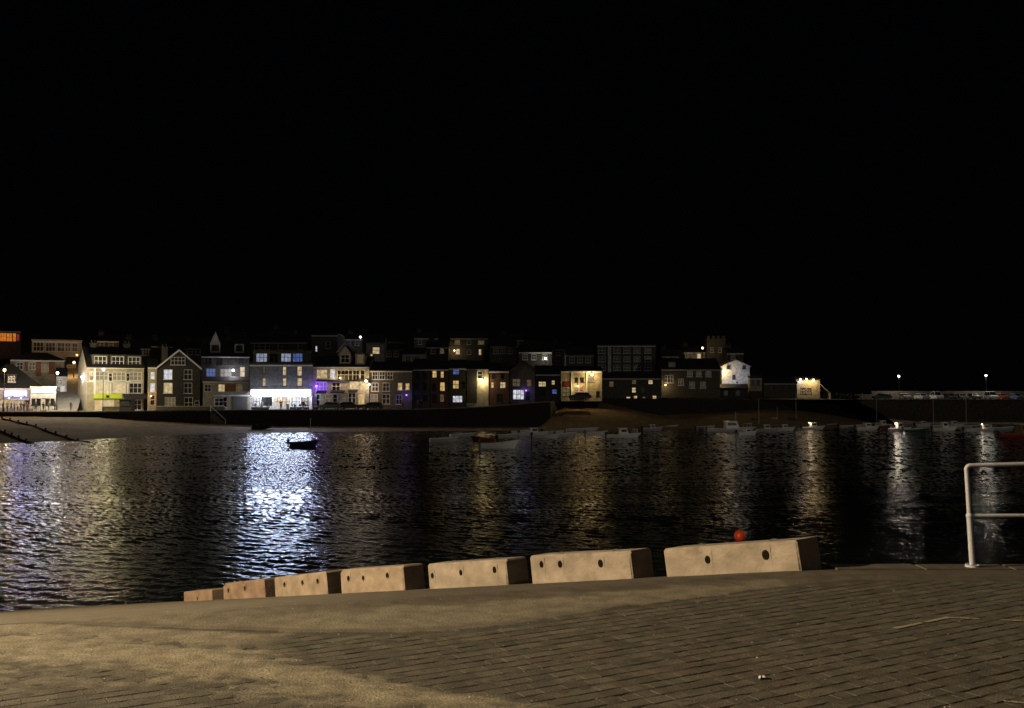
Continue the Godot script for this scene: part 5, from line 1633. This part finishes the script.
func make_boats() -> void:
	make_boat(303, 446.5, 3.0, "boat_navy", "dark open boat with a thin mast silhouetted against the bright water", 0.12, {mast = 3.4, mx = 0.3, gun = "boat_navy", deck = "boat_navy", fb = 0.6, motor = true, mastm = "boat_white"})
	make_boat(262, 431, 3.5, "boat_navy", "dark beached dinghy lying on the sand left of the bright water", 0.5, {d = 172.0, y = 0.62, heel = 0.35, gun = "boat_navy", deck = "boat_navy", motor = false, n = "beached_dinghy"})
	make_boat(443, 441.5, 3.5, "boat_grey", "small dim rowing boat moored left of the white open boat", 0.2, {motor = false})
	make_boat(498, 448, 3.8, "boat_white", "white open boat moored alone in front of the long sea wall", 0.08, {gun = "boat_wood", fb = 0.8})
	make_boat(484, 441, 4.0, "boat_red", "red hulled boat just behind the white open boat", 2.9, {gun = "boat_wood"})
	make_boat(508, 437.5, 4.0, "boat_grey", "grey boat moored below the two small square windows", 0.3)
	make_boat(533, 435.5, 5.0, "boat_white", "white cabin boat moored off the end of the sea wall", 0.15, {cabin = 0.8})
	make_boat(553, 434, 4.0, "boat_white", "small white boat between the sea wall end and the long white boat", -0.3)
	make_boat(581, 431.2, 6.5, "boat_white", "long low white boat below the lit cream house", 0.1, {motor = false})
	make_boat(565, 436.5, 4.0, "boat_grey", "grey dinghy in front of the long low white boat", 0.4)
	make_boat(622, 437.5, 5.5, "boat_white", "white motor cruiser with a cabin and rail below the warehouse", 0.1, {cabin = 1.0, rail = true})
	make_boat(652, 430.5, 4.0, "boat_grey", "small grey boat right of the white motor cruiser", -0.2, {cabin = 0.7})
	make_boat(729, 431.5, 7.5, "boat_white", "large white cabin cruiser with a bow rail near the middle right", 0.06, {cabin = 1.3, rail = true, mast = 3.4})
	make_boat(746, 435, 4.0, "boat_white", "small white boat in front of the large cabin cruiser", 0.3, {cabin = 0.6})
	make_boat(766, 431.5, 4.5, "boat_grey", "grey cabin boat right of the large cabin cruiser", -0.2, {cabin = 0.8})
	make_boat(774, 426.5, 5.5, "boat_white", "white wheelhouse boat close to the sandy bank", 0.2, {cabin = 1.3, mast = 4.0})
	make_boat(793, 426.5, 5.0, "boat_grey", "grey sailing boat with bare mast near the sandy bank", 0.2, {mast = 6.5, boom = true, motor = false})
	make_boat(812, 429.5, 5.0, "boat_white", "white boat glowing in the streak below the lit shed", 0.2, {cabin = 0.9, lamp = 0.6})
	make_boat(826, 427, 4.0, "boat_red", "red boat right of the glowing white boat", -0.4)
	make_boat(850, 428, 5.5, "boat_grey", "low grey boat between the shed streak and the left pier lamp streak", 0.1)
	make_boat(866, 429.5, 5.0, "boat_white", "white boat left of the left pier lamp streak", 0.15, {cabin = 0.8})
	make_boat(882, 427.5, 4.5, "boat_red", "dark red fishing boat left of the brightly lit boat", 0.3, {cabin = 1.0})
	make_boat(898, 431, 5.0, "boat_white", "brightly lit white boat under the left pier lamp", 0.2, {cabin = 1.1, lamp = 0.9})
	make_boat(914, 431.5, 4.5, "boat_green", "green hulled boat right of the brightly lit boat", -0.1)
	make_boat(930, 428.5, 5.5, "boat_grey", "grey sailing boat with a tall mast in front of the pier", 0.3, {mast = 7.0, boom = true, motor = false})
	make_boat(943, 430.5, 5.0, "boat_white", "white cabin boat between the two pier sailing boats", 0.1, {cabin = 1.1})
	make_boat(962, 428.5, 5.5, "boat_grey", "second grey sailing boat nearer the right pier lamp", -0.2, {mast = 6.5, boom = true, motor = false})
	make_boat(984, 431.0, 4.5, "boat_white", "small white boat in the streak of the right pier lamp", 0.2, {cabin = 0.7, lamp = 0.9})
	make_boat(1003, 430, 4.5, "boat_grey", "grey boat between the right lamp streak and the large red boat", 0.2)
	make_boat(462, 437, 3.5, "boat_grey", "small grey dinghy between the dim rowing boat and the red hulled boat", 0.3, {motor = false})
	make_boat(521, 433.5, 4.0, "boat_white", "low white dinghy close under the sea wall, left of the cabin boat", 0.1, {motor = false})
	make_boat(545, 438, 3.5, "boat_white", "small white dinghy moored in front of the cabin boat at the wall end", -0.2)
	make_boat(596, 435, 4.0, "boat_white", "white dinghy between the long low boat and the motor cruiser", 0.2)
	make_boat(667, 428.5, 3.5, "boat_grey", "tiny grey boat alone in the dark water below the warehouse's right end", 0.2, {motor = false})
	make_boat(705, 429, 4.0, "boat_grey", "grey dinghy just left of the large cabin cruiser", 0.1)
	make_boat(756, 427.5, 4.5, "boat_white", "white sailing boat with bare mast behind the large cabin cruiser", 0.2, {mast = 5.5, boom = true, motor = false})
	make_boat(784, 430.5, 4.0, "boat_white", "small white cabin boat in front of the grey sailing boat", -0.2, {cabin = 0.7})
	make_boat(803, 425.5, 4.5, "boat_grey", "grey boat tucked behind the glowing white boat", 0.3, {cabin = 0.8})
	make_boat(838, 426, 4.5, "boat_white", "white open boat on the edge of the sandy bank", 0.1)
	make_boat(874, 425.5, 4.5, "boat_grey", "grey sailing boat with bare mast behind the dark red fishing boat", 0.2, {mast = 5.5, motor = false})
	make_boat(922, 426.5, 4.0, "boat_white", "small white boat close under the pier, left of the first tall mast", 0.2, {cabin = 0.7})
	make_boat(953, 427, 4.5, "boat_white", "white boat close under the pier between the two grey sailing boats", -0.1, {cabin = 0.8})
	make_boat(972, 431.5, 4.0, "boat_white", "small white open boat left of the right pier lamp streak", 0.2)
	make_boat(1022, 436.5, 7.5, "boat_red", "large reddish brown boat cut by the right edge of the frame", 0.1, {cabin = 1.4, cab = "boat_wood", gun = "boat_wood"})

# ------------------------------------------------------------------ people
func body_field(p: Vector3, bones: Array) -> float:
	var r := 1e9
	for b in bones:
		var a: Vector3 = b[0]
		var ab: Vector3 = b[1] - a
		var t := clampf((p - a).dot(ab) / ab.length_squared(), 0, 1)
		var e: float = (p - a - ab * t).length() - lerpf(b[2], b[3], t)
		var k := 0.035
		var h := clampf(0.5 + 0.5 * (r - e) / k, 0, 1)
		r = lerpf(r, e, h) - k * h * (1 - h)
	return r

func body_mesh(pose: int) -> Array:
	var s := [0.0, 0.12, -0.1][pose] as float       # stride
	var hip := 0.92
	var bones := []
	var hands := []
	for q in [-1, 1]:
		var f: float = s * q
		var kn := Vector3(q * 0.1, 0.5, f * 0.8 + 0.03)
		var an := Vector3(q * 0.1, 0.09, f * 1.5 - 0.02)
		bones.append([Vector3(q * 0.09, hip, 0), kn, 0.095, 0.062, 0])
		bones.append([kn, an, 0.062, 0.042, 0])
		bones.append([an + Vector3(0, -0.04, -0.03), an + Vector3(q * 0.02, -0.05, 0.15), 0.045, 0.035, 3])
		var el := Vector3(q * 0.26, 1.13, -f * 0.5 - 0.02)
		var wr := Vector3(q * 0.24, 0.9 if pose != 2 else 1.12, -f + (0.08 if pose != 2 else 0.25))
		bones.append([Vector3(q * 0.18, 1.42, 0), el, 0.06, 0.046, 1])
		bones.append([el, wr, 0.046, 0.032, 1])
		hands.append([wr, wr + (wr - el).normalized() * 0.15, 0.036, 0.024, 2])
	bones.append([Vector3(0, hip + 0.02, 0), Vector3(0, 1.12, 0), 0.14, 0.125, 1])
	bones.append([Vector3(0, 1.12, 0), Vector3(0, 1.34, 0), 0.13, 0.15, 1])
	bones.append([Vector3(-0.12, 1.4, 0), Vector3(0.12, 1.4, 0), 0.085, 0.085, 1])
	bones.append([Vector3(0, 1.42, 0), Vector3(0, 1.55, 0.01), 0.055, 0.05, 2])
	bones.append([Vector3(0, 1.6, 0.02), Vector3(0, 1.67, 0.0), 0.08, 0.095, 2])
	bones.append([Vector3(0, 1.69, -0.02), Vector3(0, 1.7, -0.03), 0.1, 0.09, 4])
	bones.append_array(hands)
	var cell := 0.035
	var lo := Vector3(-0.42, -0.02, -0.42)
	var nx := 24
	var ny := 53
	var nz := 26
	var f := PackedFloat32Array()
	f.resize((nx + 1) * (ny + 1) * (nz + 1))
	for z in nz + 1:
		for y in ny + 1:
			for x in nx + 1:
				f[(z * (ny + 1) + y) * (nx + 1) + x] = body_field(lo + Vector3(x, y, z) * cell, bones)
	var at := {}
	var pts := PackedVector3Array()
	var nrm := PackedVector3Array()
	var reg := []
	var id := func(x, y, z): return (z * (ny + 1) + y) * (nx + 1) + x
	for z in nz:
		for y in ny:
			for x in nx:
				var inside := 0
				var c := Vector3.ZERO
				var cnt := 0
				var val := []
				for k in 8:
					val.append(f[id.call(x + (k & 1), y + ((k >> 1) & 1), z + (k >> 2))])
					if val[k] < 0:
						inside += 1
				if inside == 0 or inside == 8:
					continue
				for k in 8:
					for m in [1, 2, 4]:
						var l: int = k | m
						if l == k or (val[k] < 0) == (val[l] < 0):
							continue
						var t: float = val[k] / (val[k] - val[l])
						c += Vector3(k & 1, (k >> 1) & 1, k >> 2).lerp(Vector3(l & 1, (l >> 1) & 1, l >> 2), t)
						cnt += 1
				var p := lo + (Vector3(x, y, z) + c / cnt) * cell
				at[id.call(x, y, z)] = pts.size()
				pts.append(p)
				var e := 0.01
				nrm.append(Vector3(body_field(p + Vector3(e, 0, 0), bones) - body_field(p - Vector3(e, 0, 0), bones), body_field(p + Vector3(0, e, 0), bones) - body_field(p - Vector3(0, e, 0), bones), body_field(p + Vector3(0, 0, e), bones) - body_field(p - Vector3(0, 0, e), bones)).normalized())
				var best := 1e9
				var which := 0
				for b in bones:
					var ab: Vector3 = b[1] - b[0]
					var t := clampf((p - b[0]).dot(ab) / ab.length_squared(), 0, 1)
					var dd: float = (p - b[0] - ab * t).length() - lerpf(b[2], b[3], t)
					if dd < best:
						best = dd
						which = b[4]
				reg.append(which)
	var idx := PackedInt32Array()
	for z in range(1, nz):
		for y in range(1, ny):
			for x in range(1, nx):
				var a: float = f[id.call(x, y, z)]
				for ax in 3:
					var step: Array = [[1, 0, 0], [0, 1, 0], [0, 0, 1]][ax]
					var b: float = f[id.call(x + step[0], y + step[1], z + step[2])]
					if (a < 0) == (b < 0):
						continue
					var u: Array = [[0, 1, 0], [0, 0, 1], [1, 0, 0]][ax]
					var w: Array = [[0, 0, 1], [1, 0, 0], [0, 1, 0]][ax]
					var q := []
					for k in [[0, 0], [1, 0], [1, 1], [0, 1]]:
						q.append(at.get(id.call(x - u[0] * k[0] - w[0] * k[1], y - u[1] * k[0] - w[1] * k[1], z - u[2] * k[0] - w[2] * k[1]), -1))
					if q.has(-1):
						continue
					# wind each quad so that its face agrees with the surface normal (clockwise is the front)
					var fnm := (pts[q[1]] - pts[q[0]]).cross(pts[q[2]] - pts[q[0]])
					if fnm.dot(nrm[q[0]]) > 0:
						idx.append_array([q[0], q[2], q[1], q[0], q[3], q[2]])
					else:
						idx.append_array([q[0], q[1], q[2], q[0], q[2], q[3]])
	return [pts, nrm, idx, reg]

func make_people() -> void:
	var poses := [body_mesh(0), body_mesh(1), body_mesh(2)]
	var cloth := [Color(0.03, 0.035, 0.06), Color(0.3, 0.05, 0.05), Color(0.05, 0.05, 0.05), Color(0.4, 0.38, 0.34), Color(0.08, 0.14, 0.22), Color(0.12, 0.16, 0.08)]
	var cname := ["navy", "dark red", "black", "pale", "blue", "olive"]
	var list := [
		[3, 181.0, "at the far left end of the beach restaurant"], [7.5, 180.2, "among the crowd outside the beach restaurant, second from the left"], [11.5, 181.2, "outside the beach restaurant under the left end of the sign"], [14.5, 180.4, "in the thick of the crowd under the cool lit sign"], [18, 181.0, "under the middle of the cool lit sign"], [21, 180.2, "right of the middle of the cool lit sign"], [24, 181.1, "at the right end of the cool lit sign"], [27.5, 180.5, "between the beach restaurant and the white shop"],
		[36, 181.6, "below the left arched windows of the white shop"], [43.5, 181.0, "in front of the door of the white shop"], [49, 181.7, "below the right arched windows of the white shop"], [55, 181.2, "at the right corner of the white shop"], [71, 180.4, "alone at the foot of the steep street"],
		[262, 184.6, "at the left end of the bright restaurant front"], [281, 184.8, "before the middle of the bright restaurant front"], [303, 184.6, "at the right end of the bright restaurant front"],
		[402.5, 186.6, "on the promenade below the two small warm windows"], [418, 186.4, "on the promenade, left of a pair below the dark house"], [421.5, 186.4, "on the promenade, right of a pair below the dark house"]]
	for i in list.size():
		var q: Array = list[i]
		var ps: Array = poses[i % 3]
		var ci := (i * 5 + i / 3) % 6
		var cols := [Color(0.03, 0.035, 0.05) if i % 2 else Color(0.06, 0.055, 0.05), cloth[ci], Color(0.42, 0.26, 0.19), Color(0.03, 0.03, 0.03), Color(0.05, 0.035, 0.02) if i % 4 else Color(0.25, 0.17, 0.08)]
		var c := PackedColorArray()
		for r in ps[3]:
			c.append(cols[r])
		var a := []
		a.resize(Mesh.ARRAY_MAX)
		a[Mesh.ARRAY_VERTEX] = ps[0]
		a[Mesh.ARRAY_NORMAL] = ps[1]
		a[Mesh.ARRAY_COLOR] = c
		a[Mesh.ARRAY_INDEX] = ps[2]
		var m := ArrayMesh.new()
		m.add_surface_from_arrays(Mesh.PRIMITIVE_TRIANGLES, a)
		var w := W(q[0], 396, q[1])
		var o := part("person", m, M.person, self, Vector3(w.x, promenade_y(w.x) + 0.015, w.z))
		o.name = numbered("person")
		if q[0] == 71:
			o.position.y = lut(q[1], [[179, 3.26], [184, 3.7]]) + 0.02
		o.rotation.y = rng.randf_range(-PI, PI)
		o.scale = Vector3.ONE * rng.randf_range(0.94, 1.04)
		o.set_meta("label", "person in a %s top %s" % [cname[ci], q[2]])
		o.set_meta("category", "person")
		o.set_meta("group", "people on the promenade")

# ------------------------------------------------------------------ planting and street furniture
func leafy(o: Node3D, called: String, lo: Vector3, hi: Vector3, count: int, size: float, seed_: int) -> void:
	var r := RandomNumberGenerator.new()
	r.seed = seed_
	var b := MB.new()
	var clumps := []
	for k in maxi(3, count / 60):
		clumps.append([Vector3(r.randf_range(lo.x, hi.x), r.randf_range(lo.y + (hi.y - lo.y) * 0.3, hi.y), r.randf_range(lo.z, hi.z)), r.randf_range(0.5, 1.0)])
	var mid := (hi.y - lo.y)
	for k in count:
		var c: Array = clumps[k % clumps.size()]
		var dir := Vector3(r.randfn(), r.randfn(), r.randfn()).normalized()
		var p: Vector3 = c[0] + dir * mid * 0.32 * c[1] * pow(r.randf(), 0.4)
		p.y = maxf(p.y, lo.y)
		var a := Vector3(r.randfn(), r.randfn(), r.randfn()).normalized() * size
		var e := a.cross(dir).normalized() * size * 0.6
		b.tri(p - a, p + e, p + a)
		b.tri(p - a, p + a, p - e)
	part(called, b.mesh(), M.leaf, o)

func make_planting() -> void:
	var h := W(836, 396, 221)
	var t := thing("dark_hedge", "dark bushy hedge between the lit shed and the pier", "hedge", Vector3(h.x, 4.6, h.z))
	leafy(t, "foliage", Vector3(-5.0, 0, -1.2), Vector3(5.0, 1.9, 1.0), 3600, 0.16, 5)
	var s := MB.new()
	for k in 7:
		s.cyl(Vector3(-4.5 + k * 1.5, -0.6, 0), Vector3(-4.4 + k * 1.5, 1.2, 0.1), 0.06, 0.03, 6)
	part("stems", s.mesh(), M.timber, t)
	var where := ["at the left end of the bright restaurant", "under the left windows of the bright restaurant", "left of the bright restaurant door", "right of the bright restaurant door", "under the right windows of the bright restaurant", "at the right end of the bright restaurant", "between the bright restaurant and the pale hotel"]
	var i := 0
	for px in [254.5, 260.5, 266.5, 293, 299.5, 306, 316]:
		var p := W(px, 396, 186.2)
		var o := thing("planter", "dark planter box with clipped shrub " + where[i], "planter", Vector3(p.x, promenade_y(p.x) + 0.004, p.z), 0.0, "planters on the promenade")
		var b := MB.new()
		b.hexa([Vector3(-0.48, 0, 0.22), Vector3(0.48, 0, 0.22), Vector3(0.48, 0, -0.22), Vector3(-0.48, 0, -0.22), Vector3(-0.55, 0.5, 0.27), Vector3(0.55, 0.5, 0.27), Vector3(0.55, 0.5, -0.27), Vector3(-0.55, 0.5, -0.27)])
		part("box", b.mesh(), M.darktrim, o)
		leafy(o, "shrub", Vector3(-0.45, 0.48, -0.2), Vector3(0.45, 1.05, 0.2), 300, 0.07, 20 + i)
		i += 1
	# dark kiosk on the beach front beside the lime shop
	var k := W(125.5, 396, 180.5)
	var ki := thing("kiosk", "dark boxy kiosk standing in front of the awning of the lime fascia building", "kiosk", Vector3(k.x, promenade_y(k.x), k.z))
	var b := MB.new()
	b.box(Vector3(-1.1, 0, -1.6), Vector3(1.1, 2.1, 0))
	part("wall", b.mesh(), M.darktrim, ki)
	var r := MB.new()
	r.box(Vector3(-1.25, 2.102, -1.75), Vector3(1.25, 2.25, 0.15))
	part("roof", r.mesh(), M.darktrim, ki)
	var hh := MB.new()
	hh.box(Vector3(-0.8, 0.95, 0.004), Vector3(0.8, 1.8, 0.06))
	part("hatch", hh.mesh(), M.darktrim, ki)
	var c := W(111, 396, 179.5)
	var lw := thing("low_wall", "low cream wall left of the kiosk below the lime fascia", "wall", Vector3(c.x, promenade_y(c.x) - 0.2, c.z))
	var wb := MB.new()
	wb.box(Vector3(-1.4, 0, -0.3), Vector3(1.4, 1.0, 0))
	part("wall", wb.mesh(), M.cream, lw)
	var wc := MB.new()
	wc.box(Vector3(-1.45, 1.002, -0.36), Vector3(1.45, 1.1, 0.06))
	part("coping", wc.mesh(), M.stone, lw)
	var te := W(184, 396, 184.5)
	var tw := thing("terrace_wall", "low dark garden wall with a pale top in front of the gabled house", "wall", Vector3(te.x, promenade_y(te.x) - 0.05, te.z))
	var tb := MB.new()
	tb.box(Vector3(-5.0, 0, -0.3), Vector3(7.5, 0.7, 0))
	part("wall", tb.mesh(), M.stone, tw)
	var tc := MB.new()
	tc.box(Vector3(-5.05, 0.702, -0.36), Vector3(7.55, 0.82, 0.06))
	part("coping", tc.mesh(), M.offwhite, tw)

# ------------------------------------------------------------------
func _ready() -> void:
	rng.seed = 7
	fn.seed = 21
	fn.noise_type = FastNoiseLite.TYPE_SIMPLEX_SMOOTH
	fn.frequency = 0.02
	fn.fractal_octaves = 3
	# camera
	var cam := Camera3D.new()
	cam.name = "camera"
	cam.fov = rad_to_deg(2.0 * atan(354.0 / F))
	cam.near = 0.1
	cam.far = 4000.0
	add_child(cam)
	cam.position = Vector3(0, EYE, 0)
	cam.rotation.x = PITCH
	cam.current = true
	# night sky, moon and exposure
	var env := Environment.new()
	env.background_mode = Environment.BG_SKY
	var sm := ProceduralSkyMaterial.new()
	sm.sky_top_color = Color(0.0004, 0.0005, 0.0008).linear_to_srgb()
	sm.sky_horizon_color = Color(0.0006, 0.0006, 0.0008).linear_to_srgb()
	sm.ground_bottom_color = Color(0.0003, 0.0003, 0.0003).linear_to_srgb()
	sm.ground_horizon_color = Color(0.0006, 0.0006, 0.0008).linear_to_srgb()
	var sky := Sky.new()
	sky.sky_material = sm
	env.sky = sky
	env.tonemap_mode = Environment.TONE_MAPPER_LINEAR
	env.tonemap_exposure = 1.0
	env.sdfgi_enabled = true
	env.ssao_enabled = true
	env.ssil_enabled = true
	var we := WorldEnvironment.new()
	we.name = "world_environment"
	we.environment = env
	add_child(we)
	var moon := DirectionalLight3D.new()
	moon.name = "moon"
	moon.light_color = Color(1.0, 0.96, 0.9)
	moon.light_energy = 0.026
	moon.light_angular_distance = 0.5
	moon.shadow_enabled = true
	moon.sky_mode = DirectionalLight3D.SKY_MODE_LIGHT_ONLY
	add_child(moon)
	moon.rotation = Vector3(deg_to_rad(-42), deg_to_rad(28), 0)
	# the setting
	make_materials()
	make_water()
	make_quay()
	make_setts()
	make_shore()
	make_pier()
	make_town()
	# the things
	make_quay_lamp(Vector3(-20.0, quay_y(-20.0, 6.0) - 0.02, -6.0), 1300.0, "street lamp on the slipway far to the left of the photographer")
	make_outer_quay()
	make_lamps()
	make_blocks()
	make_railing()
	make_grit()
	make_marks()
	make_buoy()
	make_boats()
	make_cars()
	make_planting()
	make_people()
